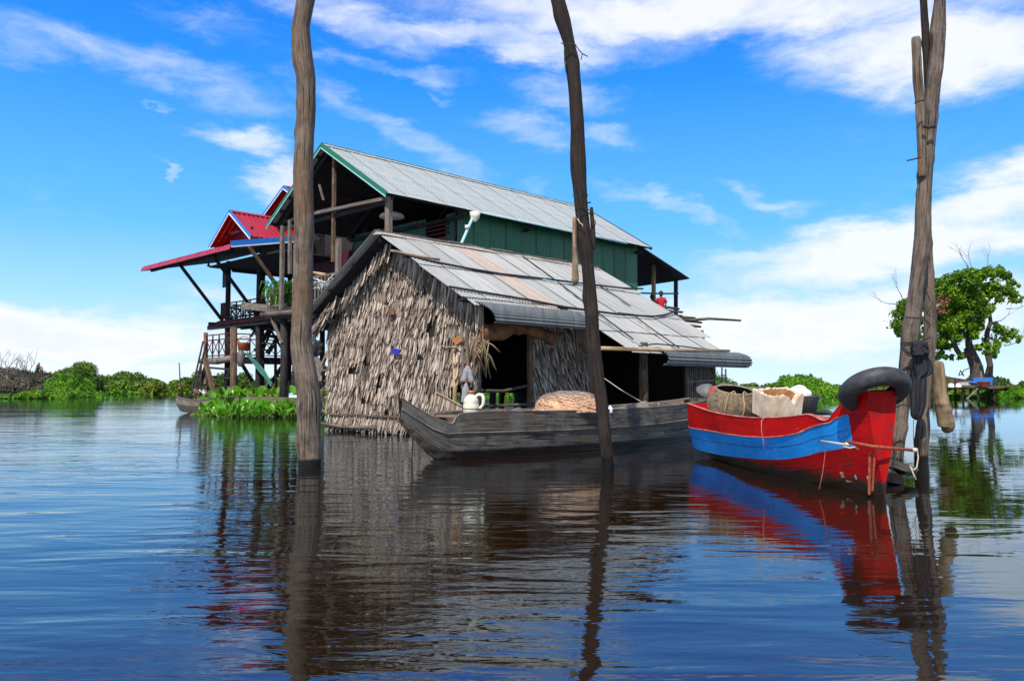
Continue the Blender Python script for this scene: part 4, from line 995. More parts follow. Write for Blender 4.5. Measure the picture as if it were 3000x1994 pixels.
gp = thing('hanging_plant', 'bushy grass plant hanging from the end of the upper balcony', 'plant', P(824, 900, 33))
rg = np.random.default_rng(5); g = G()
for k in range(420):
    c = P(824, 832, 33)+Vector((rg.normal()*.22, rg.normal()*.22, rg.uniform(-.75, .05)))
    d_ = Vector((rg.normal()*.25, rg.normal()*.25, .25)); L = rg.uniform(.4, .8); side = Vector((rg.normal(), rg.normal(), 0)).normalized()*.018
    q = c+d_*.5; e = q+d_*.3-Z*L
    n0 = len(g.v); g.v += [tuple(c-side), tuple(c+side), tuple(q+side*1.3), tuple(q-side*1.3), tuple(e)]
    g.face((n0, n0+1, n0+2, n0+3)); g.face((n0+3, n0+2, n0+4))
g.build('foliage', 'grass_hang', gp)
g = G(); g.tube([P(824, 838, 33), P(823, 800, 33.2)], .02, 5); g.lathe(P(824, 850, 33), [(.0, 0), (.14, .02), (.2, .25), (.16, .25), (.0, .1)], 10); g.build('pot', 'wood_brown', gp)
g = G(); g.tube([P(611, 760, 36.5), P(611, 772, 36.5)], .012, 5); g.lathe(P(611, 781, 36.5), [(0, 0), (.07, .0), (.05, .1), (.03, .16), (0, .17)], 10)
tag(g.build('hanging_lamp', 'rope_dark'), 'small dark lamp bulb hanging under the red roof eave', 'lamp')
# clutter between the left post and the thatched wall
CL = thing('timber_pile', 'pile of leaning poles and planks between left post and thatched wall', 'timber pile', W(945, 1215))
for (x0, y0, x1, y1, w) in ((925, 1112, 962, 1028, .10), (938, 1082, 932, 1120, .22), (930, 1114, 966, 1117, .06), (942, 1120, 950, 1072, .08), (922, 1050, 948, 1090, .18), (936, 1128, 964, 1136, .08),
                            (930, 1150, 962, 1140, .08), (935, 1160, 963, 1165, .10), (940, 1172, 964, 1170, .09), (936, 1182, 965, 1184, .09), (938, 1192, 966, 1194, .08), (930, 1202, 966, 1204, .10), (955, 1100, 940, 1165, .07), (938, 1072, 966, 1078, .10)):
    one('pole', 'wood_grey' if w > .09 else 'pole', CL, 'beam', P(x0, y0, 26.5), P(x1, y1, 26.2), w, w*.7)
g = G(); rg = random.Random(2)
for k in range(40): p = P(925+rg.uniform(-4, 3), rg.uniform(1003, 1044), 28); g.tube([p, p+Vector((rg.uniform(-.2, .25), 0, rg.uniform(-.2, .2)))], .06, 5)
g.lathe(P(921, 1044, 28), [(.0, 0), (.12, .1), (.15, .35), (.10, .55), (0, .6)], 10)
tag(g.build('net_bundle', 'rope_dark'), 'dark net bundle hanging beside the right edge of the left post', 'net bundle')

# bamboo raft and planks under the houses
RF = thing('bamboo_raft', 'low raft of bamboo poles and planks moored behind the water hyacinth', 'raft', W(800, 1212))
bx = [P(658, 1172, 33), P(880, 1172, 33)]
one('side_plank', 'wood_grey', RF, 'beam', P(655, 1169, 32.6), P(745, 1171, 32.4), .08, .22)
one('side_plank', 'wood_grey', RF, 'beam', P(742, 1172, 32.2), P(900, 1176, 31.8), .08, .30)
one('deck', 'wood_brown', RF, 'beam', P(700, 1163, 35), P(900, 1165, 34), 3.0, .10)
rg = random.Random(6)
for k in range(26):
    x0 = rg.uniform(738, 800); y0 = rg.uniform(1151, 1161)
    one('bamboo_pole', 'bamboo' if k % 3 else 'pole', RF, 'tube', [P(x0, y0+1.5, 33+k*.09), P(x0+rg.uniform(40, 90), y0+rg.uniform(-1, 2), 32.8+k*.09)], rg.uniform(.03, .05), 6)
one('stump', 'wood_grey', RF, 'tube', [P(834, 1165, 32.6), P(837, 1140, 32.6), P(839, 1115, 32.6)], [.17, .15, .14], 10, wob=.12)
for k in range(7): one('float_log', 'wood_dark', RF, 'tube', [P(690+k*34, 1196, 33), P(700+k*34, 1196, 35.5)], .16, 8)
tag(one('cloth', 'pipe', None, 'poly', [P(845, 1160, 32.5), P(868, 1156, 32.5), P(870, 1167, 32), P(846, 1168, 32)], (0, .05, .12)), 'pale blue cloth bundle lying on the bamboo raft', 'cloth')
# ------------------------------------------------------------------ thatched hut
EP, EA = 3.93, 5.75
HUT = thing('thatched_hut', 'palm leaf thatched hut with rusty zinc roof standing in the water', 'hut', B(4.5, 3, 0))
HB, RZ, RS = 5.92, 4.9, .572               # back wall, ridge height, slope
def roofz(b): return RZ-RS*abs(b-2.95)
# timber frame
for a_, b_ in ((.06, .05), (.06, 5.88), (1.79, .05), (4.1, .05), (7.8, .05), (3.3, 5.88), (6.6, 5.88), (7.8, 5.88), (.06, 2.95), (7.8, 2.95)):
    one('post', 'wood_brown' if a_ > 1 else 'wood_grey', HUT, 'tube', [B(a_, b_, -.6), B(a_+.02, b_, 1.4), B(a_, b_, roofz(b_)-.2 if b_ != 2.95 else 4.6)], [.10, .09, .085], 9, wob=.06)
for b_ in (.05, 2.95, 5.88): one('wall_plate', 'wood_dark', HUT, 'beam', B(-.5, b_, roofz(b_)-.14), B(8.0, b_, roofz(b_)-.14), .1, .12)
for b_ in (-.15, .9, 1.9, 4.0, 5.0, 6.0): one('purlin', 'wood_dark', HUT, 'beam', B(-.6, b_, roofz(b_)-.06), B(8.0, b_, roofz(b_)-.06), .07, .06)
one('eave_pole', 'bamboo', HUT, 'tube', [B(1.73, -2.12, 2.02), B(4.0, -2.14, 2.05), B(7.15, -2.16, 2.13)], [.045, .042, .035], 8)
one('eave_post', 'wood_brown', HUT, 'tube', [B(EP, -1.7, 2.25), B(EP, -1.68, 1.5), B(EP, -1.7, -.5)], [.10, .11, .12], 9, wob=.05)
# floor and dark inside walls
bxm('floor', 'wood_dark', HUT, .1, 7.9, .1, 5.85, .30, .42)
bxm('floor', 'wood_dark', HUT, 4.2, 7.9, -1.7, .1, .28, .40)
for k in range(12): one('floor_board', 'wood_brown', HUT, 'beam', B(.2+k*.6, .02, .45), B(.2+k*.6, 5.8, .45), .52, .04)
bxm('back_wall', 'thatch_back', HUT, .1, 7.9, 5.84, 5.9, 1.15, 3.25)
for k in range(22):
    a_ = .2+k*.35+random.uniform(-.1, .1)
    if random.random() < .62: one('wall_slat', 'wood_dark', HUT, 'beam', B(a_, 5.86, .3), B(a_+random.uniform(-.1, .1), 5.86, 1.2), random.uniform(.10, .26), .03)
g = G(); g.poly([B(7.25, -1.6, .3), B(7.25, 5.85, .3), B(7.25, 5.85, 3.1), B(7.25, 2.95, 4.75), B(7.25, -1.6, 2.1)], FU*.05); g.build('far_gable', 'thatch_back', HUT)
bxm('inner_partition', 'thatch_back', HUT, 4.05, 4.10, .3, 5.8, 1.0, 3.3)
# gable wall: backing plus leaves
GW_ = [B(.10, .85, -.1), B(.10, 5.95, -.1), B(.10, 5.95, 3.12), B(.10, 2.95, 4.80), B(.10, -.05, 3.12), B(.10, -.05, 1.42), B(.10, .85, 1.42)]
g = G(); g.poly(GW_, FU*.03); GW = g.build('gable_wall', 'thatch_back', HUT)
def leaf_mesh(i):
    rg = random.Random(i); L = 1.0; g = G(); rows = []
    cur = rg.uniform(.0, .035); tw = rg.uniform(-.12, .12)
    for t, wd in ((0, .55), (.35, 1.0), (.75, .85), (1.0, .35)):
        z = cur*t*t*2; x0 = rg.uniform(-.006, .006)
        c, s_ = math.cos(tw*t), math.sin(tw*t)
        rows.append([(x0-wd*.5*c, t*L, z-wd*.5*s_*.03-.15*.03), (x0, t*L, z+.012), (x0+wd*.5*c, t*L, z+wd*.5*s_*.03-.15*.03)])
    g.grid(rows, False); return g
LM = []
for i in range(7):
    g = leaf_mesh(i); me = bpy.data.meshes.new('thatch_leaf'); me.from_pydata([tuple(p) for p in g.v], [], g.f)
    uvl = me.uv_layers.new(name='UVMap'); uvl.data.foreach_set('uv', np.array(g.uv, dtype=np.float32).ravel()); me.materials.append(M['thatch'])
    LM.append((me, np.array(g.v), g.f, g.uv))
def leaf_matrix(o, right, out, L, w, tilt, lift):
    """hangs from o; right: direction of +x seen from outside, out: wall normal"""
    y = -Z*math.cos(tilt)-right*math.sin(tilt)+out*lift
    y.normalize(); x = y.cross(out).normalized(); z = x.cross(y).normalized()
    return frame(x*w, y*L, z, o)
def thatch(wallobj, specs, near):
    """specs: list of (origin, matrix); the nearest 300-odd as parts, the others joined"""
    specs.sort(key=lambda s_: near(s_[0]))
    nP = min(len(specs), 150 if wallobj is not GW else 290)
    for o, m_, k in specs[:nP]: inst('thatch_leaf', LM[k][0], wallobj, m_)
    V, Fc, U = [], [], []; n = 0; b = np.array(BASE[wallobj.name])
    for o, m_, k in specs[nP:]:
        A = np.array(m_); me, v_, f_, u_ = LM[k]
        V.append(v_ @ A[:3, :3].T+A[:3, 3]-b); Fc += [tuple(q+n for q in ff) for ff in f_]; n += len(v_); U += u_
    if not V: return
    me = bpy.data.meshes.new('thatch'); me.from_pydata(np.concatenate(V).tolist(), [], Fc)
    uvl = me.uv_layers.new(name='UVMap'); uvl.data.foreach_set('uv', np.array(U, dtype=np.float32).ravel()); me.materials.append(M['thatch'])
    o = bpy.data.objects.new('thatch', me); COL.objects.link(o); o.parent = wallobj; BASE[o.name] = BASE[wallobj.name]; o['kind'] = 'stuff'
rg = random.Random(10); specs = []
OUT, RIGHT = -FU, -FV
holes = [(4.75, 1.62, .22, .20), (4.15, 1.75, .16, .18), (3.78, 1.05, .10, .12), (2.9, 3.25, .12, .14), (3.3, .55, .10, .10), (2.0, 1.9, .10, .22), (1.6, 2.45, .14, .2), (4.2, .75, .2, .08), (3.6, 1.4, .08, .2)]
row = 0; z_ = .42
while z_ < 4.75:
    half = (RZ-.16-z_)/RS if z_ > 3.15 else 99
    b0 = max(-.08, 2.95-half); b1 = min(5.98, 2.95+half)
    panel = row//3; pt = 0
    b = b0; nxt = b0; tl = 0; zoff = 0; Lp = .4
    while b < b1:
        if b >= nxt:
            nxt = b+rg.uniform(.6, 1.6); tl = rg.gauss(-.05, .09); zoff = rg.gauss(0, .03); Lp = rg.uniform(.30, .42); lf = rg.uniform(.03, .10)
        zz = z_+zoff+.05*math.sin(b*3+row*1.3)
        skip = any(abs(b-hb) < hw_ and abs(zz-.2-hz) < hh_ for hb, hz, hw_, hh_ in holes)
        if b < .95 and .78 < zz-.25 < 1.22: skip = True          # opening at the lower right
        if b < 1.15 and 2.08 < zz-.12 < 2.16: skip = True
        if b < .85 and zz < 1.0: skip = True
        if not skip and rg.random() > .03:
            L = Lp*rg.uniform(.82, 1.15); tilt = tl+rg.gauss(0, .055)
            if rg.random() < .025: tilt += rg.uniform(-.5, .6)
            o = B(.05-rg.uniform(0, .03), b, zz)
            specs.append((o, leaf_matrix(o, RIGHT, OUT, L, rg.uniform(.042, .066), tilt, lf+rg.uniform(-.02, .03)), rg.randrange(7)))
        b += rg.uniform(.038, .056)
    z_ += rg.uniform(.14, .19); row += 1
# the lowest skirt of leaves down to the water and the sagging panel at the lower right
for i in range(150):
    b = .9+5.1*i/150+rg.uniform(-.02, .02); o = B(.02, b, .42+rg.uniform(-.05, .05)); specs.append((o, leaf_matrix(o, RIGHT, OUT, rg.uniform(.26, .38), .06, rg.gauss(.0, .10), .03), rg.randrange(7)))
for i in range(32):
    t = i/31; b = 1.25-1.25*t; zt = 1.02-.42*t
    for k in range(2): o = B(-.03-.02*k, b, zt-.25*k); specs.append((o, leaf_matrix(o, RIGHT, OUT, rg.uniform(.38, .5), .058, rg.gauss(.12, .06), .05), rg.randrange(7)))
# shaggy tuft under the left eave
for i in range(90):
    b = rg.uniform(5.0, 6.45); o = B(-.12-rg.uniform(0, .25), b, roofz(b)-.12-rg.uniform(0, .12)); specs.append((o, leaf_matrix(o, RIGHT, OUT, rg.uniform(.3, .5), .065, rg.gauss(.32, .15), .15), rg.randrange(7)))
for i in range(70):
    b = rg.uniform(2.9, 4.8); o = B(-.10-rg.uniform(0, .15), b, roofz(b)-.14); specs.append((o, leaf_matrix(o, RIGHT, OUT, rg.uniform(.35, .6), .065, rg.gauss(.15, .12), .12), rg.randrange(7)))
for i in range(190):                                             # dark hanging fringe under the right rake
    b = rg.uniform(-.25, 2.6); o = B(.0-rg.uniform(0, .08), b, roofz(b)-.14); specs.append((o, leaf_matrix(o, RIGHT, OUT, rg.uniform(.4, .75), .055, rg.gauss(.0, .12), .04), rg.randrange(7)))
thatch(GW, specs, lambda p: (p-Vector((0, 0, 1.2))).length)
for k, (b_, z0, z1) in enumerate(((.72, .3, 2.1), (.30, .2, 1.4))): one('bamboo_post', 'bamboo', HUT, 'tube', [B(.0+k*.02, b_, z0), B(.0, b_-.01, (z0+z1)/2), B(0, b_, z1)], .05, 8)
one('batten', 'bamboo', HUT, 'beam', B(-.06, 1.3, 1.06), B(-.06, 0, .62), .03, .02)
one('batten', 'bamboo', HUT, 'beam', B(-.05, 1.15, 2.12), B(-.05, .05, 2.02), .03, .02)
one('gable_foot_pole', 'wood_grey', HUT, 'tube', [B(-.06, 6.1, .18), B(-.08, 5, .13), B(-.05, 3.6, .16)], .045, 7)
g = G()
for k in range(9): g.tube([B(.05+rg.uniform(-.1, .2), 1+k*.6, -.3), B(.03, 1+k*.6+rg.uniform(-.1, .1), .4)], .035, 6)
g.build('foot_stake', 'wood_dark', HUT)
# side wall of thatch right of the door
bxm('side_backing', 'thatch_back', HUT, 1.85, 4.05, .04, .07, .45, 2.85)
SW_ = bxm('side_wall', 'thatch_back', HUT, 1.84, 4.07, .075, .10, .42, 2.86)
specs = []; z_ = .72; row = 0
while z_ < 3.0:
    a = 1.83; nxt = a; tl = 0
    while a < 4.15:
        if a >= nxt: nxt = a+rg.uniform(.4, .9); tl = rg.gauss(-.02, .08); Lp = rg.uniform(.34, .48)
        if rg.random() > .03:
            o = B(a, .0-rg.uniform(0, .04), z_+.04*math.sin(a*4+row)); specs.append((o, leaf_matrix(o, FU, -FV, Lp*rg.uniform(.8, 1.2), rg.uniform(.05, .08), -tl*-1+rg.gauss(0, .1), rg.uniform(.03, .15)), rg.randrange(7)))
        a += rg.uniform(.042, .062)
    z_ += rg.uniform(.13, .17); row += 1
thatch(SW_, specs, lambda p: (p-Vector((0, 0, 1.2))).length)
for z_ in (.8, 1.5, 2.2): one('door_batten', 'wood_brown', HUT, 'beam', B(1.86, -.03, z_), B(2.2, -.03, z_), .02, .05)
one('door_jamb', 'wood_brown', HUT, 'beam', B(1.70, -.02, .3), B(1.70, -.02, 2.7), .09)
one('door_jamb', 'wood_brown', HUT, 'beam', B(1.86, -.03, .3), B(1.86, -.03, 2.7), .06)
one('door_rail', 'pole', HUT, 'tube', [B(.1, -.02, 1.10), B(.8, -.04, 1.08), B(1.7, -.02, 1.22)], .035, 7)
one('door_rail', 'pole', HUT, 'tube', [B(.1, .0, .74), B(1.2, -.02, .76), B(2.6, -.06, .78)], .04, 7)
# boarded piece at the far right end
bxm('end_boarding', 'thatch_back', HUT, EA, 7.25, -1.68, -1.63, .3, 2.05)
for k in range(15): one('wall_board', 'wood_grey', HUT, 'beam', B(EA+.05+k*.095, -1.72+.01*(k % 2), .42), B(EA+.04+k*.095, -1.72, 1.72+random.uniform(-.12, .12)), .08, .02)
one('wall_batten', 'wood_grey', HUT, 'beam', B(EA, -1.76, 1.30), B(EA+1.5, -1.76, 1.36), .03, .05)
# roof sheets: three tiers on the ridge-to-eave slope, a lower tier in front
up = FV+Z*RS; upn = up.normalized(); SLP = math.sqrt(1+RS*RS)
rg = random.Random(31)
def tier(b_lo, b_hi, a0, a1, wid, lift, jit=.02, right=True, names='roof_sheet'):
    L = (b_hi-b_lo)*SLP; n = round((a1-a0)/wid); w = (a1-a0)/n
    mm = {}
    for i in range(n):
        a_ = a0+i*w; mat = 'tin_beige' if (right and 1.55 < a_+w/2 < 2.45) or (b_lo > 1 and 5.1 < a_ < 5.6) else 'tin_old'
        key = (mat, i % 3); 
        if key not in mm: mm[key] = corr(names, w+.07, L+.10+rg.uniform(0, .05), 9, .012, mat)
        b_ = b_lo-.03+rg.uniform(-jit, jit); lf = lift+.008*(i % 2)+rg.uniform(0, .012)
        if right: sheet_on(names, mm[key], HUT, B(a_, b_, roofz(b_)+lf), (FU+upn*rg.uniform(-.012, .012)), up)
        else:
            bl = 5.9-b_; sheet_on(names, mm[key], HUT, B(a_+w, bl, roofz(bl)+lf), -FU, -FV+Z*RS)
tier(1.35, 2.97, -.62, 8.0, .78, .03)
tier(-.12, 1.42, -.62, 7.98, .78, .0)
tier(-1.1, -.05, 2.85, 7.95, .78, -.03)
tier(-2.05, -1.02, 2.95, 7.4, .78, -.06)
tier(-.42, -.05, -.5, 2.4, .72, -.03, .05)
tier(1.35, 2.97, -.62, 8.0, .78, .03, right=False)
tier(-.42, 1.42, -.62, 8.0, .78, .0, right=False)
g = G(); g.poly([B(-.5, 6.25, roofz(6.25)-.05), B(7.9, 6.25, roofz(6.25)-.05), B(7.9, 2.95, RZ-.06), B(-.5, 2.95, RZ-.06)], (0, 0, .015)); g.build('shade_lining', 'wood_dark', HUT)  # dark sheet added to imitate the shade below the left slope
g = G(); g.poly([B(-.4, -.1, roofz(-.1)-.05), B(7.2, -.1, roofz(-.1)-.05), B(7.2, 2.95, RZ-.06), B(-.4, 2.95, RZ-.06)], (0, 0, .015)); g.build('shade_lining', 'wood_dark', HUT)  # matching added dark sheet below the right slope
one('ridge_flashing', 'tin_beige', HUT, 'grid', [[B(a_, 2.78+.03*math.sin(a_*2), RZ-.03), B(a_, 2.95, RZ+.09+.02*math.sin(a_*3)), B(a_, 3.13, RZ-.03)] for a_ in np.linspace(-.62, 8.0, 12)], False)
one('corner_sheet', 'tin_beige', HUT, 'poly', [B(-.65, 2.95, RZ+.08), B(-.62, 2.7, RZ-.05), B(-.66, 3.1, RZ-.02)], FU*.02)
# rolled-down awnings: ribs run along the eave
def awning(name, a0, a1, prof, skew=0.0, amp=.020, pitch=.082):
    """prof: (b,z) control points of the curve"""
    pts = [Vector((p[0], p[1])) for p in prof]; dense = []
    def cr(p0, p1, p2, p3, t): return 0.5*((2*p1)+(-p0+p2)*t+(2*p0-5*p1+4*p2-p3)*t*t+(-p0+3*p1-3*p2+p3)*t**3)
    for i in range(len(pts)-1):
        p0 = pts[max(i-1, 0)]; p3 = pts[min(i+2, len(pts)-1)]
        for k in range(20): dense.append(cr(p0, pts[i], pts[i+1], p3, k/20))
    dense.append(pts[-1]); out = []; acc = 0
    for i, p in enumerate(dense):
        if i: acc += (p-dense[i-1]).length
        t = (dense[min(i+1, len(dense)-1)]-dense[max(i-1, 0)]).normalized(); nrm = Vector((t.y, -t.x))
        out.append(p+nrm*amp*math.sin(acc/pitch*2*PI))
    g = G()
    g.grid([[B(a_, q.x, q.y+skew*(a_-a0)) for q in out] for a_ in (a0, (a0+a1)/2, a1)]); return g.build(name, 'tin_awning', HUT)
awning('awning_sheet', -.35, 2.95, [(-.22, 3.04), (-.55, 2.95), (-.84, 2.80), (-.96, 2.62), (-.94, 2.53)])
awning('awning_sheet', 4.1, 8.15, [(-1.9, 2.10), (-2.16, 2.02), (-2.28, 1.90), (-2.26, 1.76), (-2.12, 1.70)])
# brown tarpaulin rolled over the door head
g = G(); rows = []
for i in range(14):
    t = i/13; a_ = -.1+2.45*t; zc = 2.36+.24*math.sin(t*PI*.9)-.10*t; r = .14+.03*math.sin(i*2.1)
    rows.append([B(a_+.02*math.sin(k), -.12+r*math.cos(k*PI/5), zc+r*1.1*math.sin(k*PI/5)+(-.12 if k in (6, 7, 8) and t < .4 else 0)) for k in range(10)])
g.grid(rows, True, True); g.build('door_tarpaulin', 'tarp_brown', HUT)

# ropes and poles lying on the hut roof
def on_roof(pts, r, name, mat, label, cat, n=6, group=None):
    g = G(); q = [B(a_, b_, roofz(b_)+.07+(z[0] if z else 0)) for a_, b_, *z in pts]; g.tube(q, r, n)
    return tag(g.build(name, mat), label, cat, group)
on_roof([(-.95, 1.75, -.02), (0, 1.45), (1, 1.33), (2, 1.27), (3.2, 1.33), (4.6, 1.38), (6, 1.42), (7.4, 1.48), (8.5, 1.55, .04)], .028, 'rope', 'rope_dark', 'dark rope stretched across the middle of the hut roof', 'rope')
on_roof([(-.7, .12), (.4, .0), (1.6, -.12), (2.6, -.3), (3.4, -.34), (4.6, -.4), (5.6, -.36), (6.4, -.3), (7.2, -.12), (8.1, .1, .05)], .030, 'rope', 'rope_dark', 'thick dark rope lying along the lower fold of the hut roof', 'rope')
on_roof([(3.6, 1.28), (4.2, 1.2), (4.8, 1.27), (5.3, 1.36)], .016, 'rope', 'pipe', 'thin green grey rope sagging below the middle roof rope', 'rope')
on_roof([(-1.0, 1.82, -.02), (-.3, 1.60, .02), (.2, 1.50, .05)], .03, 'pole', 'bamboo', 'short pale pole end sticking out of the hut roof left edge', 'pole')
on_roof([(4.45, 2.85), (4.2, 1.4), (3.95, .3), (3.75, -.5), (3.5, -1.7)], .018, 'cord', 'rope_dark', 'thin dark cord running down the hut roof left of the centre post', 'cord')
on_roof([(6.15, 1.4), (6.1, .7), (6.0, .2)], .016, 'cord', 'rope_dark', 'short dark cord hanging down the hut roof right of the centre post', 'cord')
on_roof([(5.4, -.3), (5.2, -1.0), (5.0, -2.0)], .016, 'cord', 'rope_dark', 'dark cord crossing the lowest roof sheets right of the centre post', 'cord')
on_roof([(3.3, -2.02), (4.2, -1.86), (5.2, -1.9), (6.5, -2.0), (7.3, -2.02)], .018, 'rope', 'rope_dark', 'thin rope on the lowest roof edge above the bamboo eave pole', 'rope')
def polething(pts, r, mat, label, name='pole', cat='pole', Y=None, group=None, n=7):
    g = G(); g.tube([P(x, y, yy) for x, y, yy in pts], r, n, wob=.05); return tag(g.build(name, mat), label, cat, group)
polething([(1985, 940, 25.5), (2080, 933, 26), (2170, 938.5, 26.5)], [.05, .045, .035], 'pole', 'long weathered pole sticking out right of the hut roof into the sky')
polething([(2056, 967, 24.0), (2062, 1010, 24), (2070, 1062, 24.0), (2076, 1110, 24)], [.05, .05, .05, .04], 'pole', 'short upright pole leaning over the right hut eave')
for k, (x0, y0, x1, y1) in enumerate(((2000, 930, 2036, 931), (2010, 938, 2056, 945), (2015, 952, 2053, 957))):
    polething([(x0, y0, 26.5), (x1, y1, 26.8)], [.06, .035], 'pole', ['short stub pole above the long pole right of the hut roof', 'middle stub pole just under the long pole right of the hut roof', 'lowest stub pole poking from the right hut roof edge'][k], group='pole ends beyond the hut roof')
polething([(535, 1182, 35.5), (527, 1110, 35.5), (525, 1062, 35.5)], [.035, .03, .022], 'pole', 'thin upright pole standing in the small boat at the left')
for k, (x, y0, y1) in enumerate(((2115, 1076, 1100), (2126, 1080, 1104))): polething([(x, y1+60, 32), (x, y0, 32)], .03, 'rope_dark', ['thin dark stick among the shrubs right of the hut awning, left one', 'thin dark stick among the shrubs right of the hut awning, right one'][k])
polething([(889, 793, 24.5), (925, 800, 24.2), (955, 806, 24)], [.025, .05, .06], 'bamboo', 'pale pole end jutting left from the hut left roof edge')
# door corner: bunch of dry fronds, hanging bottles, stakes
g = G(); rg = random.Random(12); c = P(1405, 1005, 17.2)
for k in range(46):
    a_ = rg.uniform(-.5, .5); L = rg.uniform(.25, .75); p = c+Vector((rg.gauss(0, .10), rg.gauss(0, .08), rg.gauss(0, .10)))
    g.tube([p, p+Vector((a_*.35+.03, 0, -L*.4)), p+Vector((a_*.6+.08, 0, -L))], [.012, .016, .007], 4)
tag(g.build('frond_bunch', 'driftwood'), 'bunch of dry orange brown fronds tied at the hut door corner', 'fronds')
g = G()
for k, (x0, y0, x1, y1, w) in enumerate(((1352, 950, 1358, 1215, .035), (1364, 955, 1376, 1200, .032), (1390, 1010, 1382, 1170, .02))): g.tube([P(x0, y0, 17.1), P((x0+x1)/2+2, (y0+y1)/2, 17.0), P(x1, y1, 17.0)], w, 7)
tag(g.build('stakes', 'pole'), 'three thin upright stakes at the hut corner left of the door', 'stakes')
tag(one('wood_block', 'cap', None, 'beam', P(1330, 1003, 17.0), P(1350, 990, 17.0), .10, .14), 'small orange brown block stuck in the thatch near the door corner', 'block')
BP = [(.0, 0), (.042, .0), (.048, .02), (.046, .10), (.042, .13), (.046, .17), (.046, .22), (.02, .29), (.018, .32), (.0, .32)]
def bottle(px, py, Y, ang, label, s=1.0):
    root = thing('bottle', label, 'bottle', P(px, py, Y), 'plastic bottles hung by the hut door'); ax = Vector((math.sin(ang), 0, math.cos(ang)))
    g = G(); g.lathe(P(px, py, Y), [(r*s*1.25, h*s) for r, h in BP], 12, ax); g.build('bottle_body', 'bottle_plastic', root)
    g = G(); g.lathe(P(px, py, Y)+ax*.31*s, [(.0, 0), (.028*s, 0), (.028*s, .03), (0, .03)], 8, ax); g.build('cap', 'red_plastic' if s > 1 else 'white_paint', root)
m, nt, bs = new_mat('cloudy_bottle_plastic'); bs.inputs['Base Color'].default_value = (.45, .43, .42, 1); bs.inputs['Roughness'].default_value = .25; bs.inputs['Transmission Weight'].default_value = .45; M['bottle_plastic'] = m
bottle(1358, 1118, 16.9, .25, 'clear bottle hanging with its neck up, left of the pair by the door', 1.15)
bottle(1381, 1119, 16.9, -.2, 'clear bottle on the right of the pair tied at the door corner', 1.1)
bottle(1361, 1180, 16.9, .08, 'tall clear bottle with red cap below the hanging pair', 1.35)
tag(one('blue_rag', 'blue_cloth', None, 'poly', [pA(1144, 1020, -.14), pA(1150, 1034, -.14), pA(1157, 1040, -.14), pA(1170, 1032, -.14), pA(1172, 1024, -.14), pA(1158, 1021, -.14)], FU*.03), 'small deep blue rag stuck in the middle of the thatched gable', 'rag')
tag(one('brown_board', 'tarp_brown', None, 'poly', [pA(1138, 905, -.12), pA(1156, 908, -.12), pA(1153, 921, -.12), pA(1137, 920, -.12)], FU*.04), 'small brown board piece caught high in the gable thatch', 'board')
one_ = G(); one_.tube([P(1742, 1092, 15.5), P(1741, 1105, 15.4), P(1744, 1120, 15.4)], [.03, .055, .02], 7); tag(one_.build('yellow_rag', 'yellow'), 'small yellow rag beside the centre post at the thatched side wall', 'rag') if 'yellow' in M else None

# ------------------------------------------------------------------ boats
def catmull(P_, n):
    out = []
    for i in range(len(P_)-1):
        p0, p1, p2, p3 = [np.array(P_[max(0, min(len(P_)-1, j))], dtype=float) for j in (i-1, i, i+1, i+2)]
        for k in range(n):
            t = k/n; out.append(0.5*((2*p1)+(-p0+p2)*t+(2*p0-5*p1+4*p2-p3)*t*t+(-p0+3*p1-3*p2+p3)*t**3))
    out.append(np.array(P_[-1], dtype=float)); return out
class Hull:
    """stations: (x, y of the centre line, then half width and height for each level from rim to keel)"""
    def __init__(s, st, n=5):
        s.S = catmull([[q for q in r] for r in st], n); s.nl = (len(st[0])-2)//2; s.n = n
        s.ac = []
        for i in range(len(s.S)):
            d = s.S[min(i+1, len(s.S)-1)][:2]-s.S[max(i-1, 0)][:2]; d = d/np.linalg.norm(d); s.ac.append((-d[1], d[0]))
    def pt(s, i, lv, side, inset=0.0, dz=0.0):
        r = s.S[i]; l0 = int(lv); f = lv-l0; l1 = min(l0+1, s.nl-1)
        hw = r[2+2*l0]*(1-f)+r[2+2*l1]*f; z = r[3+2*l0]*(1-f)+r[3+2*l1]*f
        hw = max(hw-inset, 0.0); ax = s.ac[i]
        return (r[0]+ax[0]*hw*side, r[1]+ax[1]*hw*side, z+dz)
    def strake(s, name, mat, root, l0, l1, side, i0=0, i1=None, inset=0.0, dz=0.0, sub=3, th=True, label=None):
        i1 = len(s.S)-1 if i1 is None else i1; g = G()
        rows = [[s.pt(i, l0+(l1-l0)*k/sub, side, inset, dz) for k in range(sub+1)] for i in range(i0, i1+1)]
        if side < 0: rows = [r[::-1] for r in rows]
        # UV along the boat: swap so that the grain follows the plank
        g.grid(rows); o = g.build(name, mat, root)
        if label: o['label'] = label
        return o
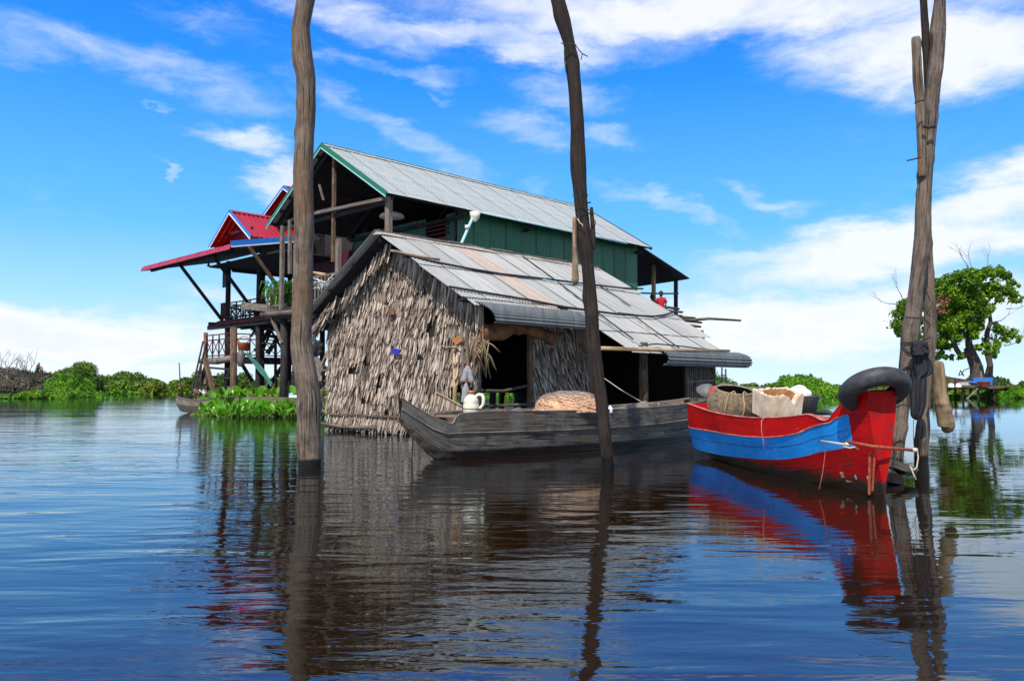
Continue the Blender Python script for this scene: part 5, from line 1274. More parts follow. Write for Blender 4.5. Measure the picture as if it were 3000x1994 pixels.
# --- red and blue boat; side +1 is the side turned to the left
RB = thing('painted_boat', 'red and blue painted wooden boat with high prow and a tyre over it', 'boat', (3.8, 11.5, 0))
def X(Y): return 3.9-(Y-10.5)*.085-max(0, Y-12.8)*.09
st = []
for Y, rim, b1, b2, b3, k in ((14.2, (.44, .90), (.42, .50), (.33, .14), (.26, .08), (.0, .06)), (13.8, (.53, .88), (.50, .49), (.38, .12), (.26, .04), (.0, .0)), (13.0, (.585, .81), (.53, .49), (.42, .12), (.28, -.04), (.0, -.12)),
                              (12.2, (.60, .775), (.575, .49), (.46, .15), (.33, -.07), (0, -.2)), (11.3, (.58, .765), (.56, .50), (.45, .20), (.32, -.06), (0, -.22)), (10.6, (.52, .79), (.50, .545), (.40, .255), (.27, -.03), (0, -.22)),
                              (10.1, (.44, .83), (.425, .62), (.34, .34), (.21, .02), (0, -.22)), (9.85, (.39, .855), (.375, .70), (.30, .40), (.18, .05), (0, -.22)), (9.62, (.345, .80), (.335, .755), (.265, .445), (.145, .085), (0, -.21)), (9.5, (.32, .81), (.31, .77), (.24, .465), (.12, .11), (0, -.2)), (9.38, (.29, .92), (.285, .83), (.22, .49), (.10, .125), (0, -.18)),
                              (9.2, (.24, 1.07), (.235, .88), (.185, .52), (.075, .15), (0, -.15)), (9.05, (.20, 1.13), (.19, .90), (.145, .54), (.05, .17), (0, -.1)), (8.9, (.165, 1.145), (.15, .91), (.10, .55), (.025, .18), (0, -.06))):
    st.append((X(Y), Y, *rim, *b1, *b2, *b3, *k))
H1 = Hull(st, 6); n1 = len(H1.S)-1; ib = n1-15       # ib: where the red prow begins
for sd, nm in ((-1, 'right'), (1, 'left')):
    # direction of stations runs towards the viewer, so +across is to the right: side -1 is the left side in view
    H1.strake('top_plank', 'boat_red', RB, 0, 1, sd, 0, n1-22, label='red top plank')
    H1.strake('middle_plank', 'boat_blue', RB, 1, 2, sd, 0, n1-12, label='blue middle plank')
    H1.strake('bottom_plank', 'boat_red_low', RB, 2, 3, sd, 9, n1-12, label='red lower plank')
    H1.strake('stern_plank', 'boat_bottom', RB, 2, 3, sd, 0, 9, label='bare grey lower plank at the stern')
    H1.strake('hull_bottom', 'boat_red_low', RB, 3, 4, sd, 0, n1)
    H1.strake('prow_side', 'boat_red_low', RB, 1, 3, sd, n1-12, n1, sub=6, label='red prow')
    H1.strake('prow_side', 'boat_red', RB, 0, 1, sd, n1-22, n1, sub=3)
    H1.strake('inner_side', 'boat_inner', RB, 0, 1, sd, 0, n1-14, inset=.035, sub=2)
    H1.strake('inner_side', 'boat_inner', RB, 1, 3, sd, 0, n1-14, inset=.035, dz=.03, sub=3)
    # rim cap with a scuffed pale edge
    g = G(); g.grid([[H1.pt(i, 0, sd, -.008, .0), H1.pt(i, 0, sd, -.004, .012), H1.pt(i, 0, sd, .035, .012), H1.pt(i, 0, sd, .042, -.03)][::1 if sd > 0 else -1] for i in range(0, n1-11)]); g.build('gunwale', 'pale_rim', RB)
    for lv in (1.45, 2.5):
        g = G(); g.tube([H1.pt(i, lv, sd, .0005) for i in range(0, n1-12)], .0035, 4, wob=.4); g.build('plank_seam', 'wood_dark', RB)
    for lv, m_ in ((1, 'pale_rim'),):
        g = G(); g.tube([H1.pt(i, lv, sd, -.004) for i in range(0, n1-12, 2)], .009, 5, wob=.5); g.build('paint_edge', 'pale_rim', RB)
g = G(); g.grid([[H1.pt(i, 3, -1, .04, .10), H1.pt(i, 3, 1, .04, .10)] for i in range(0, n1-14)]); g.build('bottom_boards', 'boat_inner', RB)
def endcap(H, i, lv, nl, off=0.0):
    L_ = [H.pt(i, k, -1, off) for k in np.linspace(0, nl, 9)]; R_ = [H.pt(i, k, 1, off) for k in np.linspace(0, nl, 9)]
    g = G(); g.grid([[a_, b_] for a_, b_ in zip(L_, R_)], False); return g
endcap(H1, 0, 0, 4).build('transom', 'boat_red', RB)
endcap(H1, n1, 0, 4).build('stem_face', 'boat_red_low', RB)
# prow block top
g = G(); g.grid([[H1.pt(i, 0, -1, 0), H1.pt(i, 0, -1, .05, .012), H1.pt(i, 0, 1, .05, .012), H1.pt(i, 0, 1, 0)] for i in range(n1-14, n1+1)]); g.build('prow_top', 'boat_red', RB)
g = G(); q0 = H1.pt(n1-15, 0, -1, .03); q1 = H1.pt(n1-15, 0, 1, .03)
g.quad(q0, q1, H1.pt(n1-15, 3, 1, .03), H1.pt(n1-15, 3, -1, .03)); g.build('bulkhead', 'boat_inner', RB)
for i in (3, 6, 9, 12, 16, 22, 28, 34):
    for sd in (-1, 1):
        g = G(); g.tube([H1.pt(i, l, sd, .055) for l in (0.1, 1, 2, 2.8)], .022, 6); g.build('rib', 'boat_inner', RB)
for i in (14, 36): one('thwart', 'boat_inner', RB, 'beam', Vector(H1.pt(i, .5, -1, .03)), Vector(H1.pt(i, .5, 1, .03)), .16, .03)
# stem post irons at the waterline
g = G(); g.beam(P(2549, 1325, 8.80), P(2547, 1448, 8.85), .022, .03); g.build('stem_iron', 'rust_rod', RB)
g = G(); pts = [P(2562, 1328, 8.80).lerp(P(2556, 1440, 8.85), t/22) for t in range(23)]; g.tube(pts, [.010+.006*(i % 2) for i in range(23)], 6); g.build('ribbed_rod', 'rust_rod', RB)
g = G(); g.tube([P(2479, 1293, 9.0), P(2552, 1306, 8.7), P(2682, 1319, 8.9)], .018, 8, wob=.1)
IR = thing('iron_bar', 'rusty iron bar tied across the red prow to the right mooring post', 'bar', P(2552, 1306, 8.7)); g.build('bar', 'rust_rod', IR)
g = G(); g.tube([P(2406, 1291, 9.35), P(2440, 1296, 9.2), P(2484, 1302, 9.0)], .012, 6); g.build('lashing', 'rope_pale', IR)
for q_ in (P(2478, 1300, 8.98), P(2676, 1317, 8.88)): g = G(); g.lathe(q_, [(0, -.02), (.022, 0), (.026, .02), (.022, .04), (0, .05)], 8, (1, 0, -.1)); g.build('knot', 'rope_pale', IR)
g = G(); g.tube([P(2470, 1307, 8.95), P(2490, 1312, 8.9), P(2505, 1308, 8.9), P(2515, 1316, 8.9)], .009, 5); g.build('rope_tail', 'rope_pale', IR)
g = G(); g.tube([P(2687, 1318, 8.9), P(2690, 1340, 8.9), P(2686, 1368, 8.9), P(2677, 1376, 8.9), P(2668, 1370, 8.9), P(2665, 1362, 8.9), P(2676, 1388, 8.9), P(2684, 1404, 8.9)], .009, 5); g.build('rope_tail', 'rope_pale', IR)
g = G(); g.tube([P(2420, 1300, 9.4), P(2416, 1340, 9.3), P(2410, 1385, 9.2), P(2400, 1432, 9.15)], .006, 5); tag(g.build('cord', 'rust_rod'), 'thin reddish cord hanging from the blue plank into the water', 'cord')
g = G(); g.tube([P(2243, 1218, 10.8), P(2231, 1232, 10.75), P(2231, 1262, 10.7), P(2238, 1300, 10.75), P(2237, 1330, 10.8)], .006, 5); tag(g.build('cord', 'pale_rim'), 'thin pale cord curling down the red and blue side amidships', 'cord')
g = G(); g.tube([P(2612, 1190, 9.1), P(2611, 1238, 9.1), P(2620, 1330, 9.2), P(2616, 1360, 9.2), P(2612, 1410, 9.2)], .008, 5); tag(g.build('cord', 'rope_dark'), 'thin black cord hanging from the tyre beside the prow', 'cord')
g = G(); g.lathe(P(2610, 1222, 8.95), [(0, 0), (.02, .01), (.028, .07), (.02, .1), (0, .1)], 8); tag(g.build('red_float', 'red_plastic'), 'small red plastic cap dangling under the right side of the tyre', 'float')
# patches and a loose batten on the lower planks
def on_hull(i, lv): return Vector(H1.pt(i, lv, -1, -.006))
for (i, lv, mt, w, h_) in ((n1-16, 2.85, 'pale_panel', 1, .12), (n1-9, 2.9, 'pale_panel', 1, .16), (n1-27, 2.7, 'bamboo', 3, .20), (n1-24, 2.98, 'bamboo', 5, .08)):
    g = G(); g.grid([[on_hull(i+k, lv+(random.uniform(-.03, .03) if mt != 'bamboo' else .01*k)), on_hull(i+k, lv+h_)] for k in range(w+1)], False); g.build('mending_patch' if mt != 'bamboo' else 'loose_batten', 'weathered' if False else mt, RB)

# tyre over the prow
TR = thing('tyre', 'worn black motorcycle tyre hung over the red prow', 'tyre', P(2562, 1140, 8.98))
def tyre(c, R_, r_, tilt, yaw, root):
    ax = Vector((0, 0, 1)); Mr = Matrix.Rotation(yaw, 3, 'Z') @ Matrix.Rotation(tilt, 3, 'X')
    def q(u_, rr, h): return Vector(c)+Mr @ Vector((rr*math.cos(u_), rr*math.sin(u_), h))
    g = G(); rows = []; nU, nP_ = 72, 18
    for i in range(nU):
        u_ = 2*PI*i/nU; row = []
        for k in range(nP_):
            a_ = -2.45+4.9*k/(nP_-1); row.append(q(u_, R_+r_*math.cos(a_), r_*1.0*math.sin(a_)))
        rows.append(row)
    rows.append(rows[0]); g.grid(rows); inner = [r for r in rows]
    o = g.build('casing', 'rubber', root)
    sl = o.modifiers.new('thick', 'SOLIDIFY'); sl.thickness = .014; sl.offset = -1
    g = G()                                               # wavy tread grooves as raised ribs
    for ph, am, a_c in ((0, .16, -.30), (PI, .16, .30), (0, .10, 0.72), (PI, .10, -.72)):
        pts = []
        for i in range(180):
            u_ = 2*PI*i/180; a_ = a_c+am*math.sin(u_*22+ph); pts.append(q(u_, R_+(r_+.002)*math.cos(a_), (r_+.002)*math.sin(a_)))
        g.tube(pts, .009, 4, closed=True, caps=False)
    g.build('tread', 'tread', root)
tyre(P(2562, 1143, 8.93), .278, .090, math.radians(-33), math.radians(4), TR)

# --- grey boat
GB = thing('grey_boat', 'long grey tarred wooden boat moored in front of the hut door', 'boat', (1.2, 15.5, 0))
bow, stern = np.array([-1.78, 13.0]), np.array([4.35, 18.9])
st = []
for t, rim, m1, ch, k in ((0.0, (.05, 1.0), (.04, .84), (.02, .68), (0, .60)), (.03, (.15, .83), (.14, .66), (.09, .46), (0, .36)), (.06, (.25, .69), (.24, .50), (.18, .26), (0, .12)), (.085, (.32, .60), (.31, .43), (.24, .14), (0, -.02)), (.096, (.345, .60), (.335, .43), (.265, .10), (0, -.05)),
                          (.104, (.36, .70), (.35, .43), (.28, .07), (0, -.08)), (.13, (.41, .755), (.40, .43), (.33, .02), (0, -.12)), (.25, (.58, .765), (.57, .42), (.49, -.04), (0, -.2)),
                          (.4, (.72, .75), (.71, .41), (.62, -.06), (0, -.22)), (.6, (.74, .76), (.73, .42), (.63, -.06), (0, -.22)), (.8, (.62, .80), (.60, .46), (.5, -.03), (0, -.18)), (.93, (.45, .86), (.43, .52), (.33, .06), (0, -.05)), (1.0, (.32, .92), (.3, .6), (.2, .2), (0, .12))):
    c = bow+(stern-bow)*t; st.append((c[0], c[1], *rim, *m1, *ch, *k))
H2 = Hull(st, 5); n2 = len(H2.S)-1
for sd in (-1, 1):
    H2.strake('side_plank', 'boat_grey', GB, 0, 1, sd); H2.strake('side_plank', 'boat_grey', GB, 1, 2, sd, inset=.012); H2.strake('hull_bottom', 'boat_bottom', GB, 2, 3, sd)
    H2.strake('inner_side', 'boat_inner', GB, 0, 1, sd, 4, n2-2, inset=.04, sub=2); H2.strake('inner_side', 'boat_inner', GB, 1, 2, sd, 6, n2-2, inset=.04, sub=2)
    g = G(); g.grid([[H2.pt(i, 0, sd, -.008, .0), H2.pt(i, 0, sd, -.006, .012), H2.pt(i, 0, sd, .04, .014), H2.pt(i, 0, sd, .045, -.03)][::1 if sd > 0 else -1] for i in range(0, n2+1)]); g.build('gunwale', 'wood_grey', GB)
    g = G(); g.tube([H2.pt(i, 1, sd, -.006) for i in range(0, n2+1, 2)], .009, 5, wob=.4); g.build('seam', 'wood_grey', GB)
g = G(); g.grid([[H2.pt(i, 2, -1, .04, .16), H2.pt(i, 2, 1, .04, .16)] for i in range(10, n2-4)]); g.build('bottom_boards', 'boat_inner', GB)
g = G(); g.grid([[H2.pt(i, 0, -1, .03, -.02), H2.pt(i, 0, 0, 0, -.01), H2.pt(i, 0, 1, .03, -.02)] for i in range(0, 21)]); g.build('fore_deck', 'boat_inner', GB)
endcap(H2, n2, 0, 3).build('transom', 'boat_grey', GB)
for i in (27, 34, 41, 47, 53):
    for sd in (-1, 1):
        g = G(); g.tube([H2.pt(i, l, sd, .06) for l in (.05, 1, 1.9)], .025, 6); g.build('rib', 'boat_inner', GB)
for i in (30, 44, 52): one('thwart', 'boat_inner', GB, 'beam', Vector(H2.pt(i, .2, -1, .03)), Vector(H2.pt(i, .2, 1, .03)), .22, .035)
one('loose_board', 'wood_grey', GB, 'poly', [P(1786, 1197, 16.4), P(1868, 1180, 17.3), P(1892, 1173, 17.3), P(1905, 1200, 16.6), P(1795, 1208, 16.4)], (0.02, .05, 0))
# mooring sticks at its bow
polething([(1165, 1232, 13.6), (1200, 1243, 13.6), (1212, 1262, 13.6), (1208, 1290, 13.5), (1205, 1350, 13.4)], [.02, .022, .022, .02, .02], 'pole', 'bent brown stick standing in the water under the grey bow')
# the jug on the gunwale
JG = thing('jug', 'cream plastic jug with brown cap standing on the grey boat', 'jug', P(1388, 1213, 14.1))
c = P(1380, 1214, 14.1)
g = G(); g.lathe(c, [(.0, .0), (.125, .0), (.138, .02), (.138, .17), (.125, .20), (.135, .22), (.115, .28), (.07, .33), (.045, .345), (.045, .37), (.0, .37)], 20); g.build('jug_body', 'jug', JG)
g = G(); g.lathe(c+Z*.365, [(.0, .05), (.055, .05), (.058, .0), (0, 0)], 14); g.build('cap', 'cap', JG)
g = G(); g.tube([c+Vector((.07, 0, .31)), c+Vector((.13, 0, .345)), c+Vector((.19, 0, .34)), c+Vector((.215, 0, .28)), c+Vector((.21, 0, .18)), c+Vector((.17, 0, .12)), c+Vector((.12, 0, .11))], [.025, .03, .032, .032, .03, .028, .03], 10); g.build('handle', 'jug', JG)
g = G(); g.tube([c+Vector((.141*math.cos(t), .141*math.sin(t), .10)) for t in [2*PI*k/20 for k in range(20)]], .006, 5, closed=True, caps=False); g.build('wire', 'rope_dark', JG)
# nets
def netheap(px, py, Y, w, d, h, label, seed, fib=260):
    rg = random.Random(seed); c = P(px, py, Y); root = thing('fishing_net', label, 'net', c)
    g = G(); rows = []
    for i in range(13):
        ph = i/12*PI/2; row = []
        for k in range(28):
            t = 2*PI*k/28; rr = math.cos(ph)**.7*(1+.07*math.sin(3*t+seed)+.05*math.sin(7*t+i)); zz = math.sin(ph)*(1+.06*math.sin(5*t+seed))
            row.append(c+Vector((w*rr*math.cos(t), d*rr*math.sin(t), h*.86*zz)))
        rows.append(row)
    g.grid(rows, True, True); g.build('net_core', 'net', root)
    for nm, mt, n_, r_ in (('net_strand', 'net_fibre', fib, .0045), ('upper_strand', 'net_grey', fib//3, .004)):
        g = G()
        for k in range(n_):
            t0 = rg.uniform(0, 2*PI); p0 = rg.uniform(.1, 1.5) if mt == 'net_fibre' else rg.uniform(.7, 1.5); ra = rg.uniform(.1, .35); pts = []
            for j in range(9):
                s_ = j/8*rg.uniform(3, 5); t = t0+ra*math.cos(s_*1.3)*1.6; ph = min(1.5, max(.02, p0+ra*math.sin(s_)))
                rr = math.cos(ph)**.7; e = 1.03+rg.uniform(0, .05)+(.05 if mt == 'net_grey' else 0); pts.append(c+Vector((w*rr*math.cos(t)*e, d*rr*math.sin(t)*e, h*.88*math.sin(ph)*e)))
            g.tube(pts, r_, 3, caps=False)
        tag(g.build(nm, mt, root), kind='stuff')
    return root
netheap(1668, 1207, 15.2, .62, .36, .40, 'heap of orange fishing net piled in the grey boat', 1)
netheap(1582, 1214, 14.9, .16, .14, .13, 'small tan bundle of net left of the big net heap', 4, 60)
for (px, py, mt, lab, s_) in ((1478, 1207, 'orange_plastic', 'small orange cone of cloth lying in the grey boat near the jug', .07), (1516, 1210, 'bucket_grey', 'dull grey tin scoop lying in the grey boat left of the nets', .16)):
    g = G(); g.lathe(P(px, py+3, 15.0), [(.0, .0), (s_, .0), (s_*.8, s_*.35), (s_*.3, s_*.75), (0, s_*.85)], 10, (.4, 0, 1)); tag(g.build('scoop' if s_ > .1 else 'cloth_cone', mt), lab, 'scoop' if s_ > .1 else 'cloth')
g = G(); g.lathe(P(1788, 1210, 15.5), [(0, 0), (.05, 0), (.045, .10), (.02, .13), (0, .15)], 10); tag(g.build('cup', 'white_bag'), 'small white cup beside the centre post in the grey boat', 'cup')
g = G(); g.tube([P(1768, 1106, 16.9), P(1820, 1142, 16.5), P(1885, 1180, 16.2)], .009, 5); tag(g.build('rope', 'rope_pale'), 'pale taut rope from the centre post down to the grey boat', 'rope')

# --- cargo of the red boat
def basket(name, label, c, prof, stakes, mat, weave=.016, straps=True):
    root = thing(name, label, 'basket', c); c = Vector(c)
    L = [0.0]
    for i in range(1, len(prof)): L.append(L[-1]+math.dist(prof[i], prof[i-1]))
    def at(s_):
        for i in range(1, len(prof)):
            if s_ <= L[i] or i == len(prof)-1:
                t = (s_-L[i-1])/(L[i]-L[i-1]); return (prof[i-1][0]*(1-t)+prof[i][0]*t, prof[i-1][1]*(1-t)+prof[i][1]*t)
    g = G(); n = int(L[-1]/weave)
    for r_ in range(n):
        rr, zz = at((r_+.5)*weave); pts = []
        for k in range(stakes*2):
            t = 2*PI*k/(stakes*2); o = .006*(1 if (k//1+r_) % 2 else -1)
            pts.append(c+Vector(((rr+o)*math.cos(t), (rr+o)*math.sin(t)*.85, zz+random.uniform(-.002, .002))))
        g.tube(pts, weave*.47, 4, closed=True, caps=False)
    tag(g.build('weave', mat, root), kind='stuff')
    g = G()
    for k in range(stakes):
        t = 2*PI*k/stakes; g.tube([c+Vector((at(s_)[0]*math.cos(t), at(s_)[0]*math.sin(t)*.85, at(s_)[1])) for s_ in [L[-1]*j/7 for j in range(8)]], .005, 4, caps=False)
    tag(g.build('stake', mat, root), kind='stuff')
    rr, zz = prof[-1]; g = G(); g.tube([c+Vector((rr*math.cos(2*PI*k/32), rr*math.sin(2*PI*k/32)*.85, zz)) for k in range(32)], .016, 6, closed=True, caps=False); g.build('rim', mat, root)
    g = G(); g.lathe(c+Z*.005, [(.0, 0), (prof[0][0], 0)], 24); g.build('base', mat, root)
    g = G(); g.grid([[c+Vector((max(r-.022, .01)*math.cos(2*PI*k/28), max(r-.022, .01)*.85*math.sin(2*PI*k/28), z)) for k in range(28)] for r, z in prof], True, True); g.build('lining', 'wood_dark', root)
    if straps:
        for t in (-2.05, -1.35):
            g = G(); g.tube([c+Vector(((r+.02)*math.cos(t), (r+.02)*math.sin(t)*.85, z)) for r, z in prof], .011, 6)
            g.tube([c+Vector(((prof[-1][0])*math.cos(t), prof[-1][0]*math.sin(t)*.85, prof[-1][1])), c+Vector((prof[-1][0]*.8*math.cos(t+.25), prof[-1][0]*.6*math.sin(t+.25), prof[-1][1]+.03)), c+Vector((prof[-1][0]*math.cos(t+.35), prof[-1][0]*math.sin(t+.35)*.85, prof[-1][1]))], .010, 6)
            g.build('strap', 'bamboo', root)
    return root
def Zat(px, py, Y): return P(px, py, Y)
bk1 = basket('wicker_basket', 'big round brown wicker basket tied with straps in the red boat', P(2142, 1216, 12.95), [(.30, .0), (.375, .10), (.395, .20), (.37, .30), (.31, .385), (.29, .42)], 30, 'wicker'); bk1.rotation_euler = (math.radians(17), math.radians(4), 0)
basket('wicker_basket', 'low grey upturned wicker basket behind the foam box', P(2214, 1172, 13.4), [(.26, -.22), (.25, -.05), (.225, .13), (.215, .20)], 22, 'wicker_grey', straps=False)
# broken foam box
c = P(2275, 1210, 11.35); FB = thing('foam_box', 'broken stained foam box with a chipped rim in the red boat', 'box', c)
def foam(c, w, d, h, t, yaw):
    cs_, sn = math.cos(yaw), math.sin(yaw)
    def q(x, y, z): return c+Vector((x*cs_-y*sn, x*sn+y*cs_, z))
    per = []; n = 14
    for i in range(n): per.append((-w/2+w*i/n, -d/2))
    for i in range(n): per.append((w/2, -d/2+d*i/n))
    for i in range(n): per.append((w/2-w*i/n, d/2))
    for i in range(n): per.append((-w/2, d/2-d*i/n))
    rg = random.Random(9); top = []
    for i, (x, y) in enumerate(per):
        k = h+rg.uniform(-.012, .012)
        if 8 <= i <= 12: k -= [.03, .09, .12, .075, .03][i-8]        # the broken notch in the front edge
        if i in (13, 14): k += .01
        top.append(k)
    g = G(); rows = []
    for f_ in (0, .25, .5, .75, .93): rows.append([q(x*(1+.05*f_)+rg.uniform(-.0015, .0015), y*(1+.05*f_)+rg.uniform(-.0015, .0015), top[i]*f_) for i, (x, y) in enumerate(per)])
    rows.append([q(x*1.035, y*1.035, top[i]) for i, (x, y) in enumerate(per)])
    rows.append([q(x*(1-2*t/w)*1.02, y*(1-2*t/d)*1.02, top[i]-rg.uniform(0, .01)) for i, (x, y) in enumerate(per)])
    g.grid(rows, False, True); g.build('shell', 'foam', FB)
    g = G(); rows = [[q(x*(1-2*t/w)*1.015, y*(1-2*t/d)*1.015, top[i]-.008) for i, (x, y) in enumerate(per)], [q(x*(1-2*t/w), y*(1-2*t/d), .06) for i, (x, y) in enumerate(per)], [q(0, 0, .06)]*len(per)]
    g.grid(rows, False, True); g.build('inner_wall', 'foam_in', FB)
foam(c+Vector((0, 0, -.03)), .50, .42, .34, .05, math.radians(14)); FB.rotation_euler = (math.radians(14), 0, 0)
# grey tub with a white bag
c = P(2352, 1196, 12.2); TB = thing('tub', 'grey plastic tub behind the foam box holding a white bag', 'tub', c)
g = G(); g.lathe(c+Z*-.1, [(.0, .0), (.19, .0), (.235, .28), (.245, .29), (.225, .28), (.18, .03), (.0, .02)], 22); g.build('tub_wall', 'bucket_grey', TB)
g = G(); rows = []; rg = random.Random(3)
for i in range(12):
    ph = -.3+i/11*(PI/2+.3); rows.append([c+Vector((-.05+.175*math.cos(ph)*math.cos(t)*(1+.10*math.sin(3*t+i*.8)+.05*math.sin(8*t)), .15*math.cos(ph)*math.sin(t)*(1+.1*math.sin(4*t+1)), .19+.15*math.sin(ph)*(1+.08*math.sin(2*t+.5)))) for t in [2*PI*k/26 for k in range(26)]])
g.grid(rows, True, True); tag(g.build('plastic_bag', 'white_bag'), 'crumpled white plastic bag bulging out of the grey tub', 'bag')
# grey rubber hats / fins with a red cone behind the basket
g = G()
for (x, y, s_, tl) in ((2075, 1142, .19, .5), (2120, 1138, .17, -.35)):
    g.lathe(P(x, y, 13.3), [(0, .10), (.05*s_/.19, .09), (s_*.7, .03), (s_, -.05), (s_*.97, -.07), (s_*.6, -.01), (0, .05)], 16, (tl*.5, -.5, .8))
tag(g.build('rubber_sheet', 'bucket_grey'), 'curled grey rubber sheets behind the wicker basket', 'rubber sheet')
g = G(); g.lathe(P(2093, 1152, 13.1), [(.0, .13), (.03, .11), (.10, .0), (.10, -.12), (0, -.12)], 10, (0, -.2, 1)); tag(g.build('red_cone', 'red_plastic'), 'small bright red plastic cone poking up behind the wicker basket', 'cone')
g = G(); g.tube([P(2395, 1209, 10.6), P(2420, 1207, 10.5), P(2442, 1212, 10.3)], [.03, .04, .02], 10); tag(g.build('dark_sandal', 'rubber'), 'small black rubber strap lying on the rim near the prow', 'strap')

# --- small boat at the left and one hidden hull under the right posts
SB = thing('small_boat', 'small bare wooden boat with square stern beside the water hyacinth', 'boat', P(590, 1190, 35))
c0 = P(541, 1168, 35.8); c1 = P(720, 1168, 34.4)
st = []
for t, hw, rz, kz in ((0, .55, .78, .12), (.15, .62, .66, .03), (.4, .66, .60, -.02), (.7, .55, .72, .0), (1, .2, .95, .2)):
    q = Vector((c0.x, c0.y+.1, 0)).lerp(Vector((c1.x, c1.y, 0)), t); st.append((q.x, q.y, hw, rz, hw*.92, rz*.55, hw*.55, kz, 0, kz-.08))
H3 = Hull(st, 4); n3 = len(H3.S)-1
for sd in (-1, 1):
    H3.strake('side_plank', 'wood_grey', SB, 0, 1, sd); H3.strake('side_plank', 'wood_grey', SB, 1, 2, sd); H3.strake('hull_bottom', 'wood_dark', SB, 2, 3, sd)
    H3.strake('inner_side', 'boat_inner', SB, 0, 2, sd, inset=.05)
    g = G(); g.tube([H3.pt(i, 0, sd) for i in range(n3+1)], .028, 6); g.build('gunwale', 'wood_grey', SB)
endcap(H3, 0, 0, 2).build('transom', 'wood_grey', SB)
one('thwart', 'wood_grey', SB, 'beam', Vector(H3.pt(4, .3, -1)), Vector(H3.pt(4, .3, 1)), .25, .04)
one('prow_board', 'wood_grey', SB, 'poly', [P(608, 1172, 34.6), P(624, 1142, 34.4), P(634, 1158, 34.4), P(638, 1176, 34.5), P(610, 1186, 34.6)], (0, .1, 0))
g = G(); g.poly([P(578, 1150, 36), P(590, 1130, 36.2), P(602, 1152, 36), P(600, 1156, 36)], (0, .3, 0)); tag(g.build('white_sack', 'pale_panel'), 'pale folded sack standing in the small boat', 'sack')
polething([(570, 1143, 35.6), (588, 1154, 35.4)], [.10, .09], 'wood_brown', 'short brown log lying across the small boat', 'log', 'log')
g = G(); g.beam(P(2578, 1352, 10.4), P(2645, 1378, 10.5), .5, .10); g.poly([P(2575, 1362, 10.3), P(2592, 1360, 10.3), P(2648, 1398, 10.1), P(2648, 1418, 10.0), P(2580, 1410, 10.0)], (0, .35, .02))
tag(g.build('dark_plank', 'boat_grey'), 'dark slab of wood floating behind the prow against the mooring post', 'plank')

# ------------------------------------------------------------------ mooring posts
def post_from(name, label, segs, Y, mat, nrow=60, wav=.045, n=22, seed=0, Y1=None, bottom=True, root=None, group=None, cat='mooring post'):
    """segs: (y, left x, right x) of the outline; Y at the top, Y1 at the foot"""
    Y1 = Y1 or Y; rg = np.random.default_rng(seed); ys = [s_[0] for s_ in segs]
    if bottom: segs = segs+[(segs[-1][0]+90, segs[-1][1], segs[-1][2])]
    ys = [s_[0] for s_ in segs]; nrow = int(nrow*1.8); yy = np.linspace(ys[0], ys[-1], nrow)
    xl = np.interp(yy, ys, [s_[1] for s_ in segs]); xr = np.interp(yy, ys, [s_[2] for s_ in segs])
    k = np.array([.25, .5, .25]); amp_ = wav*.5*(xr-xl)
    xl = xl+amp_*np.sin(yy*.021+seed)*np.sin(yy*.0083+seed*2); xr = xr+amp_*np.sin(yy*.018+seed*3)*np.sin(yy*.0101+seed)
    for _ in range(2): xl[1:-1] = np.convolve(xl, k, 'valid'); xr[1:-1] = np.convolve(xr, k, 'valid')
    f = (yy-yy[0])/(ys[-1]-yy[0]); dep = Y+(Y1-Y)*f
    pts = [P((a_+b_)/2, y, d_) for a_, b_, y, d_ in zip(xl, xr, yy, dep)]; rad = [(b_-a_)/2/F*d_ for a_, b_, d_ in zip(xl, xr, dep)]
    ph = rg.uniform(0, 6, 5); nrow_ = nrow; kn = [(rg.uniform(0, n), rg.uniform(0, nrow), rg.uniform(.10, .24)) for _ in range(nrow//6)]
    def rf(i, k_, acc):
        a_ = 2*PI*k_/n; v_ = 1+wav*(math.sin(3*a_+ph[0]+acc*.5)*.5+math.sin(5*a_+ph[1]-acc*.8)*.35-abs(math.sin(4.5*a_+ph[2]+.5*math.sin(acc*1.3)))*.5+.45*math.sin(acc*4.1+ph[3]+a_)+.3*math.sin(acc*9.3+ph[4]-2*a_))+rg.uniform(-.012, .012)
        for ka, ki, kh in kn:
            da = min(abs(k_-ka), n-abs(k_-ka)); v_ += kh*math.exp(-(da/1.6)**2-((i-ki)/1.6)**2)
        return v_
    g = G(); g.tube(pts, rad, n, rnd_=rf)
    if root is not None: return g.build(name, mat, root)
    b = pts[-1].copy(); return tag(g.build(name, mat, None, base=(b.x, b.y, 0)), label, cat, group)
topL = [(-140, 876, 940), (-60, 870, 930)]
post_from('mooring_post', 'thick crooked grey tree trunk post standing in the water at the left', topL+[(0, 867, 922), (80, 854, 908), (170, 854, 917), (215, 866, 923), (312, 871, 926), (400, 865, 920), (464, 860, 918), (535, 858, 917), (625, 860, 918), (700, 862, 920), (763, 860, 918),
          (954, 855, 916), (1003, 852, 914), (1054, 855, 921), (1105, 862, 931), (1169, 872, 940), (1272, 871, 938), (1345, 873, 940), (1371, 874, 941)], 11.9, 'post_grey', 90, Y1=12.0, seed=1)
CPs = [(-140, 1572, 1632), (0, 1614, 1655), (46, 1621, 1669), (126, 1649, 1684), (172, 1653, 1695), (258, 1664, 1703), (373, 1672, 1713), (500, 1670, 1718), (550, 1677, 1720), (608, 1684, 1724), (642, 1688, 1728), (717, 1692, 1738), (774, 1703, 1740), (830, 1708, 1746), (900, 1713, 1753),
       (992, 1718, 1758), (1084, 1727, 1767), (1175, 1744, 1780), (1267, 1753, 1790), (1359, 1767, 1800), (1378, 1768, 1801)]
post_from('mooring_post', 'slim dark leaning post in front of the grey boat and hut roof', CPs, 11.7, 'post_dark', 80, Y1=11.7, seed=2)
